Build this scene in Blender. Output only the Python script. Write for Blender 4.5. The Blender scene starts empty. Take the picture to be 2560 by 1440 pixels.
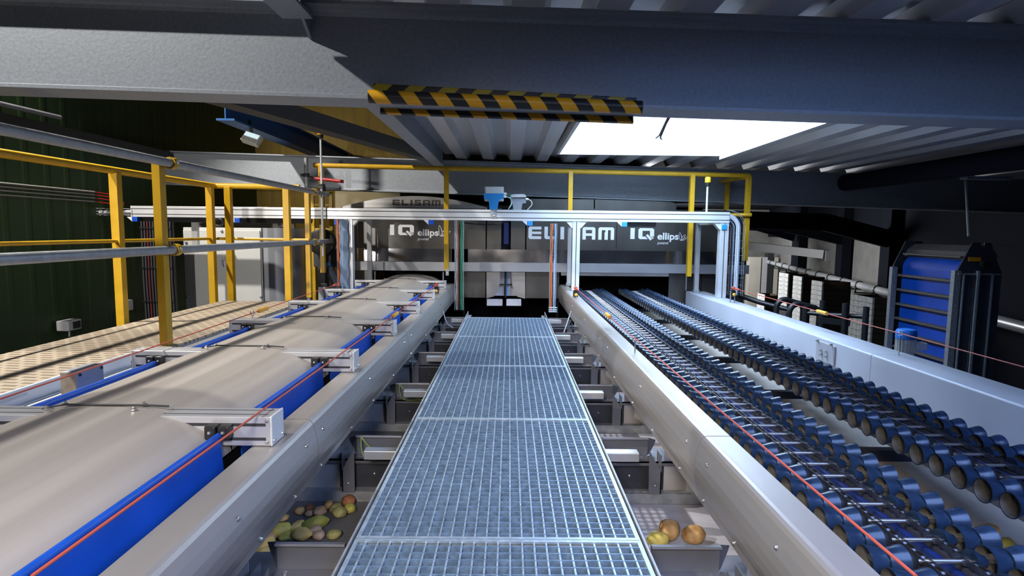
import bpy, bmesh, math, random
from mathutils import Vector, Matrix, noise
random.seed(7)
SC = bpy.context.scene
COL = SC.collection
PI = math.pi
SLOPE = 0.021            # roof fall towards the right

# ------------------------------------------------------------------ camera
FPX, HC = 1460.0, 0.863
PITCH, YAW, ROLL = math.atan(142/FPX), -math.atan(8/FPX), math.radians(0.6)
def _axes():
    cp, sp = math.cos(PITCH), math.sin(PITCH)
    f = Vector((0, cp, -sp)); r = Vector((1, 0, 0)); u = r.cross(f)
    c, s = math.cos(ROLL), math.sin(ROLL)
    r2 = r*c + u*s; u2 = u*c - r*s
    Z = Matrix.Rotation(YAW, 3, 'Z')
    return Z @ r2, Z @ u2, Z @ f
AR, AU, AF = _axes()
CAM = Vector((0, 0, HC))
def at(px, py, X=None, Y=None, Z=None):
    """3D point on a known plane that the photograph shows at this pixel (used to measure the place)."""
    d = AF + AR*((px-1280)/FPX) - AU*((py-720)/FPX)
    if Y is not None: t = Y/d.y
    elif X is not None: t = X/d.x
    else: t = (Z-HC)/d.z
    return CAM + d*t
cam_d = bpy.data.cameras.new('camera'); cam = bpy.data.objects.new('camera', cam_d); COL.objects.link(cam)
cam_d.sensor_width = 36; cam_d.lens = 36*FPX/2560; cam_d.clip_start = .02; cam_d.clip_end = 200
cam.matrix_world = Matrix.Translation(CAM) @ Matrix((AR, AU, -AF)).transposed().to_4x4()
SC.camera = cam

# ------------------------------------------------------------------ materials
def mat(name, col, rough=.5, metal=0., var=0., scale=6., bump=0., bscale=None, stretch=None, col2=None, spec=None, coat=0.):
    m = bpy.data.materials.new(name); m.use_nodes = True
    nt = m.node_tree; b = nt.nodes['Principled BSDF']
    b.inputs['Base Color'].default_value = (*col, 1); b.inputs['Roughness'].default_value = rough
    b.inputs['Metallic'].default_value = metal
    if spec is not None: b.inputs['Specular IOR Level'].default_value = spec
    if coat: b.inputs['Coat Weight'].default_value = coat
    if var or bump:
        tc = nt.nodes.new('ShaderNodeTexCoord'); mp = nt.nodes.new('ShaderNodeMapping')
        if stretch: mp.inputs['Scale'].default_value = stretch
        nt.links.new(tc.outputs['Object'], mp.inputs[0])
        n = nt.nodes.new('ShaderNodeTexNoise'); n.inputs['Scale'].default_value = scale; n.inputs['Detail'].default_value = 6
        nt.links.new(mp.outputs[0], n.inputs[0])
    if var:
        r = nt.nodes.new('ShaderNodeValToRGB')
        c2 = col2 or tuple(min(1, c*(1+var)) for c in col); c1 = tuple(c*(1-var) for c in col)
        r.color_ramp.elements[0].position = .32; r.color_ramp.elements[1].position = .68
        r.color_ramp.elements[0].color = (*c1, 1); r.color_ramp.elements[1].color = (*c2, 1)
        nt.links.new(n.outputs['Fac'], r.inputs[0]); nt.links.new(r.outputs[0], b.inputs['Base Color'])
        mr = nt.nodes.new('ShaderNodeMapRange'); mr.inputs['To Min'].default_value = max(.04, rough-.1); mr.inputs['To Max'].default_value = min(1, rough+.12)
        nt.links.new(n.outputs['Fac'], mr.inputs[0]); nt.links.new(mr.outputs[0], b.inputs['Roughness'])
    if bump:
        bn = nt.nodes.new('ShaderNodeBump'); bn.inputs['Strength'].default_value = bump; bn.inputs['Distance'].default_value = .01
        if bscale:
            n2 = nt.nodes.new('ShaderNodeTexNoise'); n2.inputs['Scale'].default_value = bscale; nt.links.new(mp.outputs[0], n2.inputs[0])
            nt.links.new(n2.outputs['Fac'], bn.inputs['Height'])
        else: nt.links.new(n.outputs['Fac'], bn.inputs['Height'])
        nt.links.new(bn.outputs[0], b.inputs['Normal'])
    return m
def emit(name, col, s):
    m = bpy.data.materials.new(name); m.use_nodes = True; nt = m.node_tree
    b = nt.nodes['Principled BSDF']; b.inputs['Base Color'].default_value = (*col, 1)
    b.inputs['Emission Color'].default_value = (*col, 1); b.inputs['Emission Strength'].default_value = s
    return m
def stripes(name, c1, c2, period, kz, ky=0.):
    m = mat(name, c1, .42); nt = m.node_tree; b = nt.nodes['Principled BSDF']
    tc = nt.nodes.new('ShaderNodeTexCoord'); sp = nt.nodes.new('ShaderNodeSeparateXYZ'); nt.links.new(tc.outputs['Object'], sp.inputs[0])
    def M(op, a, bb):
        n = nt.nodes.new('ShaderNodeMath'); n.operation = op
        for i, v in enumerate((a, bb)):
            if isinstance(v, (int, float)): n.inputs[i].default_value = v
            else: nt.links.new(v, n.inputs[i])
        return n.outputs[0]
    v = M('ADD', sp.outputs[0], M('MULTIPLY', sp.outputs[2], kz)); v = M('ADD', v, M('MULTIPLY', sp.outputs[1], ky))
    v = M('FRACT', M('DIVIDE', v, period), 0); v = M('GREATER_THAN', v, .5)
    mx = nt.nodes.new('ShaderNodeMix'); mx.data_type = 'RGBA'; nt.links.new(v, mx.inputs[0])
    mx.inputs[6].default_value = (*c1, 1); mx.inputs[7].default_value = (*c2, 1); nt.links.new(mx.outputs[2], b.inputs['Base Color'])
    return m
M = dict(
 galv=mat('galvanised_steel', (.36,.38,.40), .48, .45, .14, 26, .06, 70),
 girder=mat('galvanised_girder', (.33,.36,.40), .55, .3, .10, 70, .06, 90),
 grate=mat('galvanised_grating_sky_tint', (.40,.50,.60), .40, .5, .2, 40, .08, 90),  # blue tint stands for the sky reflected in the zinc
 bearing=mat('galvanised_bar_shaded', (.19,.29,.42), .45, .45, .25, 40, .08, 90),  # darker copy of the grating steel, for the shade inside the cells
 stain=mat('brushed_stainless', (.40,.39,.38), .36, .65, .10, 5, .02, 60, stretch=(1,.15,1)),
 guard=mat('dusty_stainless_guard', (.41,.385,.365), .33, .5, .08, 4, .015, 50, stretch=(1,.3,1)),
 dust=mat('dusty_plate', (.48,.45,.42), .6, .15, .10, 7, .03, 60),
 mirror=mat('polished_stainless', (.32,.32,.34), .13, .97, .06, 3, .012, 20),
 panel=mat('housing_sheet', (.115,.11,.105), .34, .7, .08, 2, .01, 40, stretch=(3,1,.4)),
 alu=mat('anodised_aluminium', (.62,.63,.65), .38, .55, .05, 8),
 alub=mat('bright_aluminium', (.84,.86,.89), .33, .45, .04, 6),
 alud=mat('dull_aluminium', (.36,.37,.40), .42, .5, .05, 6),
 slot=mat('profile_slot', (.03,.03,.035), .7),
 belt=mat('dusty_rubber_sheet', (.335,.305,.275), .42, 0., .14, 4, .02, 80, stretch=(4,.12,1)),
 blue=mat('blue_rubber', (.003,.075,.50), .45, 0., .12, 6),
 bluetube=mat('blue_edge', (.006,.075,.46), .42, 0., .15, 14),
 black=mat('black_plastic', (.012,.012,.013), .42),
 yellow=mat('yellow_paint', (.62,.36,.012), .38, 0., .08, 9),
 white=mat('white_enamel', (.66,.67,.66), .42, 0., .03, 4),
 cabgrey=mat('grey_enamel', (.36,.38,.43), .35, .2, .03, 3),
 roller=mat('navy_roller_plastic', (.012,.027,.062), .26, .1, .3, 22, .03, 90),
 cupin=mat('dusty_cup_inside', (.10,.095,.09), .75, 0., .3, 40),
 chain=mat('oiled_chain', (.10,.105,.13), .3, .85),
 rod=mat('bright_steel_rod', (.38,.38,.40), .3, .85),
 tray=mat('tray_steel', (.23,.235,.265), .42, .5, .12, 6, .03, 60),
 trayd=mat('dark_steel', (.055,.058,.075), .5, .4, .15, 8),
 floorp=mat('conveyor_floor', (.20,.185,.19), .5, 0., .15, 5, .03, 40),
 lilac=mat('pale_cross_belt', (.50,.50,.58), .5, 0., .16, 4, 0., None, stretch=(1,4,1)),
 shaded_belt=mat('shaded_cross_belt', (.13,.13,.145), .5, 0., .14, 5, .02, 40),  # cross belt with its shade put into the colour
 tan=mat('dusty_chute_plate', (.50,.44,.38), .5, .15, .28, 4, .03, 40),
 red=mat('red_cord', (.47,.085,.055), .5), redp=mat('red_handle', (.40,.02,.02), .4),
 orange=mat('orange_cable', (.75,.14,.03), .45), greenc=mat('green_cable', (.02,.20,.10), .45),
 bluec=mat('pale_blue_cable', (.30,.42,.62), .45), whitec=mat('white_cable', (.65,.66,.7), .45), brownc=mat('brown_cable', (.25,.09,.03), .5),
 ygreen=mat('yellow_green_wire', (.20,.28,.05), .5),
 flight=mat('brown_flight', (.12,.10,.095), .6), guide=mat('shaded_blue_guide', (.002,.014,.11), .5), dred=mat('dark_red_cable', (.10,.008,.01), .6),  # guide blue is darkened for the shadow under the rods
 amber=mat('amber_lens', (.80,.36,.01), .2), spring=mat('yellow_sleeve', (.80,.42,.05), .4),
 deck=mat('roof_sheet', (.72,.72,.74), .34, .4, .04, 3, 0., None, stretch=(7,.25,1)),
 green=mat('green_cladding', (.013,.038,.006), .55, 0., .12, 2, stretch=(1,8,.3)),
 ochre=mat('ochre_cladding', (.22,.155,.03), .6, 0., .15, 1.5, stretch=(8,1,.3)),
 dark=mat('dark_paint', (.03,.032,.036), .6), darkb=mat('blue_black_paint_and_shade', (.014,.016,.024), .9, spec=.08),  # blue black also stands in for the shade on unlit walls
 blueb=mat('blue_beam_paint', (.01,.09,.28), .45),
 sky=mat('x', (1,1,1)), conc=mat('concrete', (.27,.265,.25), .85, 0., .12, 3, .1, 20),
 box=mat('lit_crate_end', (.62,.62,.6), .7, 0., .28, 16), boxs=mat('shaded_brown_crate', (.045,.03,.018), .8, 0., .2, 10), teal=mat('teal_panel', (.14,.21,.21), .5),  # crate end coloured as lit, crate side darkened as unlit
 cream=mat('cream_column', (.62,.58,.50), .6, 0., .06, 2), mot=mat('motor_grey', (.58,.57,.53), .5, .1, .1, 20), motb=mat('motor_blue', (.02,.14,.5), .4, 0., .1, 12),
 sign=mat('white_lettering', (.82,.83,.85), .45), signd=mat('dark_lettering', (.05,.04,.03), .4),
 skyblue=mat('light_blue_paint', (.03,.27,.66), .4), lgrey=mat('light_grey_plastic', (.55,.55,.57), .45), rust=mat('rusty_side', (.34,.20,.09), .6, 0., .3, 9, col2=(.58,.50,.40)),
 floor=mat('hall_floor', (.10,.10,.10), .8, 0., .2, 2), chrome=mat('bolt_steel', (.6,.6,.62), .25, .9),
)
M['glow'] = emit('skylight_glazing', (.58,.76,1.0), 17.0)
M['added_glow'] = emit('added_skylight_glow', (.34,.51,1.0), 9.5)  # bluish glow of the added, unseen skylight
M['lamp'] = emit('lamp_face', (.75,.95,1.0), .7)
M['haz'] = stripes('hazard_stripes', (.85,.42,.01), (.012,.012,.013), .122, .75)
M['haz2'] = stripes('hazard_stripes_strip', (.55,.40,.01), (.012,.012,.013), .144, -1.1)

# treaded mat: dark lozenge dimples in a beige sheet
def tread_mat():
    m = mat('beige_tread_mat', (.55,.48,.38), .7); nt = m.node_tree; b = nt.nodes['Principled BSDF']
    tc = nt.nodes.new('ShaderNodeTexCoord'); mp = nt.nodes.new('ShaderNodeMapping'); nt.links.new(tc.outputs['Object'], mp.inputs[0])
    mp.inputs['Rotation'].default_value = (0, 0, .12)
    br = nt.nodes.new('ShaderNodeTexBrick'); nt.links.new(mp.outputs[0], br.inputs[0])
    br.inputs['Scale'].default_value = 1; br.inputs['Brick Width'].default_value = .098; br.inputs['Row Height'].default_value = .048
    br.inputs['Mortar Size'].default_value = .015; br.inputs['Mortar Smooth'].default_value = .3
    br.inputs['Color1'].default_value = (.16,.12,.078,1); br.inputs['Color2'].default_value = (.20,.155,.10,1); br.inputs['Mortar'].default_value = (.40,.33,.245,1)
    nt.links.new(br.outputs['Color'], b.inputs['Base Color'])
    bn = nt.nodes.new('ShaderNodeBump'); bn.inputs['Strength'].default_value = .5; bn.inputs['Distance'].default_value = .004
    nt.links.new(br.outputs['Fac'], bn.inputs['Height']); nt.links.new(bn.outputs[0], b.inputs['Normal'])
    return m
M['tread'] = tread_mat()

# ------------------------------------------------------------------ mesh builder
class MB:
    def __init__(s): s.v = []; s.f = []; s.p = []
    def add(s, vs, fs):
        o = len(s.v); s.p.append((o, len(s.f))); s.v += [Vector(v) for v in vs]; s.f += [tuple(i+o for i in f) for f in fs]; return s
    def box(s, x0, x1, y0, y1, z0, z1, mtx=None):
        vs = [Vector((x, y, z)) for z in (z0, z1) for y in (y0, y1) for x in (x0, x1)]
        if mtx: vs = [mtx @ v for v in vs]
        return s.add(vs, [(0,2,3,1),(4,5,7,6),(0,1,5,4),(2,6,7,3),(0,4,6,2),(1,3,7,5)])
    def bar(s, p, q, w, h, up=(0,0,1)):
        p, q = Vector(p), Vector(q); d = (q-p); L = d.length; d.normalize(); u = Vector(up); r = d.cross(u).normalized(); u = r.cross(d)
        vs = [p + d*t + r*a*w/2 + u*b*h/2 for b in (-1,1) for t in (0,L) for a in (-1,1)]
        return s.add(vs, [(0,2,3,1),(4,5,7,6),(0,1,5,4),(2,6,7,3),(0,4,6,2),(1,3,7,5)])
    def tube(s, pts, r, n=10, cap=True, closed=False):
        pts = [Vector(p) for p in pts]; rings = []; prev = None; N = len(pts)
        for i, p in enumerate(pts):
            if closed: d = (pts[(i+1) % N]-pts[i-1]).normalized()
            elif i == 0: d = (pts[1]-p).normalized()
            elif i == N-1: d = (p-pts[i-1]).normalized()
            else: d = (pts[i+1]-pts[i-1]).normalized()
            if prev is None:
                a = Vector((0,0,1)) if abs(d.z) < .9 else Vector((1,0,0)); u = d.cross(a).normalized()
            else: u = (prev - d*prev.dot(d)).normalized()
            prev = u; w = d.cross(u); rr = r[i] if isinstance(r, (list, tuple)) else r
            rings.append([p + (u*math.cos(2*PI*k/n) + w*math.sin(2*PI*k/n))*rr for k in range(n)])
        o = len(s.v); s.p.append((o, len(s.f))); s.v += [v for g in rings for v in g]
        for i in range(N if closed else N-1):
            j = (i+1) % N
            for k in range(n):
                k2 = (k+1) % n; s.f.append((o+i*n+k, o+i*n+k2, o+j*n+k2, o+j*n+k))
        if cap and not closed:
            s.f.append(tuple(o+k for k in range(n))[::-1]); s.f.append(tuple(o+(N-1)*n+k for k in range(n)))
        return s
    def lathe(s, prof, c, axis='X', n=16):
        """prof: (along axis, radius) pairs"""
        c = Vector(c); o = len(s.v); s.p.append((o, len(s.f)))
        A = {'X':(Vector((1,0,0)),Vector((0,1,0)),Vector((0,0,1))),'Y':(Vector((0,1,0)),Vector((0,0,1)),Vector((1,0,0))),'Z':(Vector((0,0,1)),Vector((1,0,0)),Vector((0,1,0)))}[axis]
        for a, r in prof:
            for k in range(n):
                s.v.append(c + A[0]*a + (A[1]*math.cos(2*PI*k/n) + A[2]*math.sin(2*PI*k/n))*max(r, 1e-4))
        for i in range(len(prof)-1):
            for k in range(n):
                k2 = (k+1) % n; s.f.append((o+i*n+k, o+i*n+k2, o+(i+1)*n+k2, o+(i+1)*n+k))
        return s
    def prism(s, poly, axis, a0, a1):
        """poly: 2D points in the two other axes (in x,y,z order), extruded along axis"""
        def P(p, a): return {'X':(a,p[0],p[1]),'Y':(p[0],a,p[1]),'Z':(p[0],p[1],a)}[axis]
        n = len(poly); vs = [P(p, a0) for p in poly]+[P(p, a1) for p in poly]
        return s.add(vs, [tuple(range(n))[::-1], tuple(range(n, 2*n))]+[(i, (i+1) % n, n+(i+1) % n, n+i) for i in range(n)])
    def strip(s, prof, axis, a0, a1, t=.003, nseg=1):
        """folded sheet: open profile with thickness t"""
        n = len(prof); up = []
        for i, p in enumerate(prof):
            a = Vector(prof[max(0, i-1)]); b = Vector(prof[min(n-1, i+1)]); d = (b-a).normalized(); up.append((p[0]-d.y*t, p[1]+d.x*t))
        return s.prism(list(prof)+up[::-1], axis, a0, a1)
    def dome(s, c, r, axis='X', sgn=1, n=10):
        return s.lathe([(sgn*a*r, math.sqrt(max(0, 1-a*a*.9))*r) for a in (0,.35,.6,.8,1)]+[(sgn*r*1.0, .0001)], c, axis, n)
    def build(s, name, m, parent=None, smooth=None, bevel=0., mats=None):
        off = parent.get('_o') if parent else None
        off = Vector(off) if off else Vector()
        me = bpy.data.meshes.new(name); me.from_pydata([v-off for v in s.v], [], s.f); me.update()
        bm = bmesh.new(); bm.from_mesh(me); bmesh.ops.recalc_face_normals(bm, faces=bm.faces); bm.to_mesh(me); bm.free()
        me.materials.append(m)
        o = bpy.data.objects.new(name, me); COL.objects.link(o)
        if parent: o.parent = parent; o['_o'] = tuple(off)
        if smooth is not None:
            me.shade_smooth(); me.set_sharp_from_angle(angle=math.radians(smooth))
        if bevel:
            b = o.modifiers.new('bevel', 'BEVEL'); b.width = bevel; b.segments = 2; b.limit_method = 'ANGLE'; b.angle_limit = math.radians(40)
        return o
def split(mb, name, m, parent=None, smooth=None, bevel=0., merge=1):
    """build every primitive of the builder as a part of its own"""
    out = []
    for i in range(0, len(mb.p), merge):
        v0, f0 = mb.p[i]; v1, f1 = mb.p[i+merge] if i+merge < len(mb.p) else (len(mb.v), len(mb.f))
        k = MB(); k.v = mb.v[v0:v1]; k.f = [tuple(j-v0 for j in f) for f in mb.f[f0:f1]]; out.append(k.build(name, m, parent, smooth, bevel))
    return out
def tag(o, label=None, cat=None, group=None, kind=None):
    if label: o['label'] = label
    if cat: o['category'] = cat
    if group: o['group'] = group
    if kind: o['kind'] = kind
    return o
def T(name, label, cat, loc=(0,0,0), group=None, kind=None):
    o = bpy.data.objects.new(name, None); COL.objects.link(o); o.location = loc; o['_o'] = tuple(loc); o.empty_display_size = .05
    return tag(o, label, cat, group, kind)
def dup(root, loc, label=None):
    def cp(o, par):
        c = o.copy(); COL.objects.link(c); c.parent = par
        for ch in list(o.children): cp(ch, c)
        return c
    r = cp(root, None); r.location = loc; r['_o'] = tuple(loc)
    if label: r['label'] = label
    return r
def bx(name, m, parent, x0, x1, y0, y1, z0, z1, bevel=0., mtx=None): return MB().box(x0,x1,y0,y1,z0,z1,mtx).build(name, m, parent, bevel=bevel)
def sm(pts, n=5):
    p = [Vector(q) for q in pts]; p = [p[0]*2-p[1]]+p+[p[-1]*2-p[-2]]; out = []
    for i in range(1, len(p)-2):
        for k in range(n):
            t = k/n; out.append(.5*((2*p[i])+(p[i+1]-p[i-1])*t+(2*p[i-1]-5*p[i]+4*p[i+1]-p[i+2])*t*t+(3*p[i]-p[i-1]-3*p[i+1]+p[i+2])*t**3))
    return out+[p[-2]]
def struct(o): o['kind'] = 'structure'; return o
def arc(cx, cz, r, a0, a1, n): return [(cx+r*math.cos(a0+(a1-a0)*i/n), cz+r*math.sin(a0+(a1-a0)*i/n)) for i in range(n+1)]
def profile(mb, x0, x1, y0, y1, z0, z1, axis='X'): mb.box(x0,x1,y0,y1,z0,z1); return mb
# ================================================================== SETTING
zr = lambda x: -SLOPE*x
struct(bx('floor', M['floor'], None, -6, 12, -2, 27, -2.6, -2.5))
def clad(name, m, X0, X1, Y0, Y1, z0, z1):
    """ribbed cladding wall standing on a line"""
    mb = MB(); d = Vector((X1-X0, Y1-Y0, 0)); L = d.length; d.normalize(); nrm = Vector((d.y, -d.x, 0)); n = int(L/.25); pr = []
    for i in range(n):
        for t, h in ((0,0),(.17,0),(.19,.003),(.23,.003)): pr.append((i*.25+t, h))
    pr.append((L, 0)); vs = []
    for z in (z0, z1):
        for t, h in pr: vs.append(Vector((X0, Y0, z)) + d*t + nrm*h)
    k = len(pr)
    for z in (z0, z1):
        vs += [Vector((X0,Y0,z))-nrm*.08, Vector((X1,Y1,z))-nrm*.08]
    fs = [(i, i+1, k+i+1, k+i) for i in range(k-1)]
    fs += [(2*k, 2*k+1, 2*k+3, 2*k+2), (0, k, 2*k+2, 2*k), (k-1, 2*k+1, 2*k+3, 2*k-1)]
    mb.add(vs, fs); return mb.build(name, m)
struct(clad('wall_left', M['green'], -4.45, -4.45, -2, 10.4, -2.5, 5.2))
struct(clad('wall_back', M['ochre'], -4.45, -1.25, 10.4, 10.4, -2.5, 5.2)); struct(clad('wall_back_right', M['darkb'], -1.25, 2.4, 10.4, 10.4, -2.5, 5.2))  # right length of the same wall, coloured dark as unlit
# corrugated roof sheet with a hole for the skylight: ribs run away from the camera
def deck_piece(mb, x0, x1, y0, y1):
    P = .333; pr = []
    i0 = math.floor(x0/P)-1
    while i0*P < x1+P:
        for t, h in ((0,.0),(.13,.0),(.165,.075),(.295,.075)): pr.append((i0*P+t, h))
        for t, h in ((.06,.006),(.068,.0)): pass
        i0 += 1
    pr = [p for p in pr if x0 <= p[0] <= x1]
    vs = [(x, y, 1.745+h+zr(x)) for y in (y0, y1) for x, h in pr]; k = len(pr)
    vs += [(x, y, 1.745+h+zr(x)+.03) for y in (y0, y1) for x, h in pr]
    mb.add(vs, [(i, i+1, k+i+1, k+i) for i in range(k-1)]+[(2*k+i, 3*k+i, 3*k+i+1, 2*k+i+1) for i in range(k-1)])
SX0, SX1, SY0, SY1 = .52, 2.26, 4.1, 6.38
RY0, RY1 = -1.0, 1.15
mb = MB(); deck_piece(mb, -.84, 6.0, RY1, SY0); deck_piece(mb, -.84, SX0, RY0, RY1); deck_piece(mb, SX1, 6.0, RY0, RY1); deck_piece(mb, -.84, SX0, SY0, SY1); deck_piece(mb, SX1, 6.0, SY0, SY1); deck_piece(mb, -.84, 6.0, SY1, 7.6)
struct(mb.build('ceiling', M['deck'], None))
mb = MB(); mb.box(-.84, 11.5, 7.6, 27, 1.9, 1.95); mb.box(6.0, 11.5, -2, 7.6, 1.9, 1.95); mb.box(-6, -.84, -2, 11, 5.2, 5.3)
struct(mb.build('ceiling_outer', M['darkb'], None))
# skylight: well, frame, glazing
def skylight(nm, SY0, SY1, glow, zt):
    global w
    w = struct(T(nm, None, None, (SX0, SY0, 1.745)))
    mb = MB()
    mb.box(SX0-.02, SX0+.01, SY0, SY1, 1.70+zr(SX0), zt); mb.box(SX1-.01, SX1+.02, SY0, SY1, 1.70+zr(SX1), zt)
    mb.box(SX0, SX1, SY0-.02, SY0+.01, 1.69, zt); mb.box(SX0, SX1, SY1-.01, SY1+.02, 1.69, zt)
    mb.build('window_frame', M['white'], w)
    bx('glazing', glow, w, SX0+.01, SX1-.01, SY0+.01, SY1-.01, zt-.03, zt-.01)
    mb = MB()
    for i in range(1, 3): mb.box(SX0, SX1, SY0+(SY1-SY0)*i/3-.015, SY0+(SY1-SY0)*i/3+.015, zt-.06, zt-.03)
    split(mb, 'glazing_bar', M['white'], w)
skylight('window_1', SY0, SY1, M['glow'], 2.22); skylight('window_added', RY0, RY1, M['added_glow'], 1.85)  # second skylight is added out of view for bluish light on the near girder
mb = MB().tube([(1.0,3.7,1.73),(1.12,4.05,1.72),(1.2,4.6,1.70),(1.26,5.0,1.66),(1.36,5.35,1.70)], .008, 6).tube([(1.06,3.8,1.73),(1.16,4.4,1.71),(1.24,4.95,1.67),(1.31,5.35,1.71)], .007, 6)
tag(mb.build('hanging_cable', M['dark'], None, smooth=60), 'thin grey cables drooping across the bright skylight opening', 'cable')

def girder(name, x0, x1, y, zb, h, w, m, sl, tf=.014, tw=.010, parent=None):
    mb = MB()
    Sh = Matrix(((1,0,0,0),(0,1,0,0),(-sl,0,1,0),(0,0,0,1)))
    for a in ((x0,x1,y-w/2,y+w/2,zb,zb+tf),(x0,x1,y-w/2,y+w/2,zb+h-tf,zb+h),(x0,x1,y-tw/2,y+tw/2,zb+tf,zb+h-tf)):
        mb.box(*a, mtx=Sh)
    r = .02   # root fillets
    for s in (-1, 1):
        for z0, zz in ((zb+tf, 1), (zb+h-tf, -1)):
            pl = [(y+s*tw/2, z0), (y+s*(tw/2+r), z0), (y+s*(tw/2+r*.3), z0+zz*r*.3), (y+s*tw/2, z0+zz*r)]
            o = len(mb.v); mb.prism(pl, 'X', x0, x1)
            for i in range(o, len(mb.v)): mb.v[i] = Sh @ mb.v[i]
    return mb.build(name, m, parent)
def girder_thing(name, label, *a): 
    g = girder(name, *a); return tag(g, label, 'steel beam', kind='thing')
g = girder_thing('steel_girder', 'large grey galvanised I beam crossing overhead nearest the camera, wrapped with striped bumpers', -6, 6, 2.49, 1.372, .375, .18, M['girder'], SLOPE)
girder_thing('steel_girder', 'grey galvanised I beam behind the yellow railing above the sorting machine', -4.42, 8.5, 7.47, 1.303, .415, .18, M['girder'], .022)
# edge purlin along the roof sheet, with gusset plate at the near girder
pt = tag(T('steel_purlin', 'grey steel purlin along the left edge of the corrugated roof', 'steel beam', (-.84,2.5,1.6)), kind='thing')
mb = MB()
for y0, y1, zb in ((-2, 2.39, 1.685), (2.6, 7.37, 1.62)):
    mb.box(-.90,-.78,y0,y1,zb,zb+.012); mb.box(-.846,-.834,y0,y1,zb+.012,1.86); mb.box(-.90,-.78,y0,y1,1.86,1.872)
mb.build('beam_profile', M['girder'], pt)
MB().prism([(2.485,1.90),(2.485,1.640),(2.475,1.640),(2.39,1.69),(2.38,1.90)], 'X', -.828, -.816).build('gusset_plate', M['girder'], pt)
tag(MB().bar((-2.1,3.8,1.78), (-.93,7.36,1.76), .16, .13).build('diagonal_brace', M['dark'], None), 'dark diagonal steel brace under the open left roof bay', 'steel beam', kind='thing')
b = at(0,280,X=-4.2); b2 = at(0,318,X=-4.2)
tag(MB().box(-4.36,-4.2,-1,7.36,b2.z,b.z).build('edge_rail_beam', M['dark']), 'long dark steel beam fixed high along the green left wall', 'steel beam', kind='thing')
tag(MB().tube([at(-300,190,X=-4.3), at(150,294,X=-4.3)], .022, 10).build('wall_pipe', M['tray'], smooth=50), 'single pale pipe high on the green wall above the dark beam', 'pipe')
# duct to the right under the roof
tag(MB().tube([(4.15,2.62,1.50),(4.15,7.3,1.50)], .10, 20).build('round_duct', M['darkb'], smooth=50), 'dark round pipe slung under the roof sheets at right', 'pipe')
# blue hoist beam with floodlight
hb = tag(T('crane_rail_beam', 'dark blue overhead hoist beam in the left bay', 'steel beam', (-2.81,6.0,2.0)), kind='thing')
MB().box(-2.90,-2.72,5.9,10.3,1.92,1.94).box(-2.90,-2.72,5.9,10.3,2.14,2.16).box(-2.816,-2.804,5.9,10.3,1.94,2.14).build('beam_profile', M['blueb'], hb)
MB().bar((-2.81,6.1,2.16),(-2.81,6.1,5.2),.07,.07,up=(0,1,0)).build('hanger', M['dark'], hb)
fl = T('floodlight', 'small floodlight with a lit pane under the blue hoist beam', 'lamp', tuple(at(630,348,Y=6.3)))
p = Vector(fl.location); R = Matrix.Translation(p) @ Matrix.Rotation(-.5,4,'X') @ Matrix.Rotation(.35,4,'Y')
MB().box(-.095,.095,-.035,.035,-.06,.06,R).build('housing', M['mot'], fl, bevel=.008)
MB().box(-.08,.08,-.039,-.035,.0,.05,R).build('lamp_pane', M['lamp'], fl)
MB().bar(p+Vector((0,0,.04)), p+Vector((-.02,0,.20)), .03, .015, up=(0,1,0)).build('bracket', M['dark'], fl)
# hazard bumpers on the near girder
def half_round(x0, x1, y, z, r, sl, a0, a1):
    mb = MB(); pr = [(y+r*math.cos(a0+(a1-a0)*i/14), z+r*math.sin(a0+(a1-a0)*i/14)) for i in range(15)]
    mb.prism(pr, 'X', x0, x1)
    for v in mb.v: v.z -= sl*v.x
    return mb
tag(half_round(-.565,.525,2.396,1.376,.026,.028,PI*.5,PI*1.62).build('foam_bumper', M['haz'], smooth=40), 'thick rounded yellow and black striped bumper on the near lower edge of the overhead beam', 'bumper', 'striped bumpers on the overhead beam')
tag(half_round(-.56,.53,2.584,1.366,.022,.026,-PI*.75,PI*.5).build('foam_bumper', M['haz'], smooth=40), 'lower striped bumper on the far edge under the overhead beam', 'bumper', 'striped bumpers on the overhead beam')
mb = MB().box(-.565,.52,2.47,2.484,1.39,1.452)
for v in mb.v: v.z -= .042*(v.x+.565)-.01
tag(mb.build('warning_strip', M['haz2'], bevel=.003), 'flat yellow and black striped strip above the round bumper on the overhead beam', 'bumper', 'striped bumpers on the overhead beam')

# ------------------------------------------------------------------ right hall behind the machine
HX, HY, HT = 7.35, 11.0, math.radians(14)
hd = Vector((math.sin(HT), math.cos(HT), 0)); hn = Vector((-math.cos(HT), math.sin(HT), 0))
def hp(t, off, z): q = Vector((HX, HY, 0)) + hd*t + hn*off; return Vector((q.x, q.y, z))
def hbox(mb, t0, t1, o0, o1, z0, z1):
    vs = [hp(t, o, z) for z in (z0, z1) for o in (o0, o1) for t in (t0, t1)]
    return mb.add(vs, [(0,2,3,1),(4,5,7,6),(0,1,5,4),(2,6,7,3),(0,4,6,2),(1,3,7,5)])
struct(hbox(MB(), .7, 15.5, -.6, -.35, -2.5, 1.9).build('wall_right', M['conc'])); struct(hbox(MB(), -12, .699, -.6, -.35, -2.5, 1.9).build('wall_right_near', M['darkb']))  # near length of the same wall, coloured dark in place of shade
mb = MB(); hbox(mb, -12, 15.5, -.35, -.30, .74, 1.9); struct(mb.build('wall_right_upper', M['darkb']))
struct(bx('wall_end', M['conc'], None, 2.4, 12, 25.5, 25.7, -2.5, 1.9))
for i, (t, w) in enumerate(((.7,.5),(3.75,.5),(8.3,1.0))):
    tag(hbox(MB(), t, t+w, -.295, -.08, -2.5, 1.9).build('wall_column', M['darkb']), ['dark wall column just left of the blue elevator','dark wall column between the two pale concrete panels','broad dark column left of the concrete panels above the white stacks'][i], 'column', 'dark columns along the right wall', 'thing')
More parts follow.
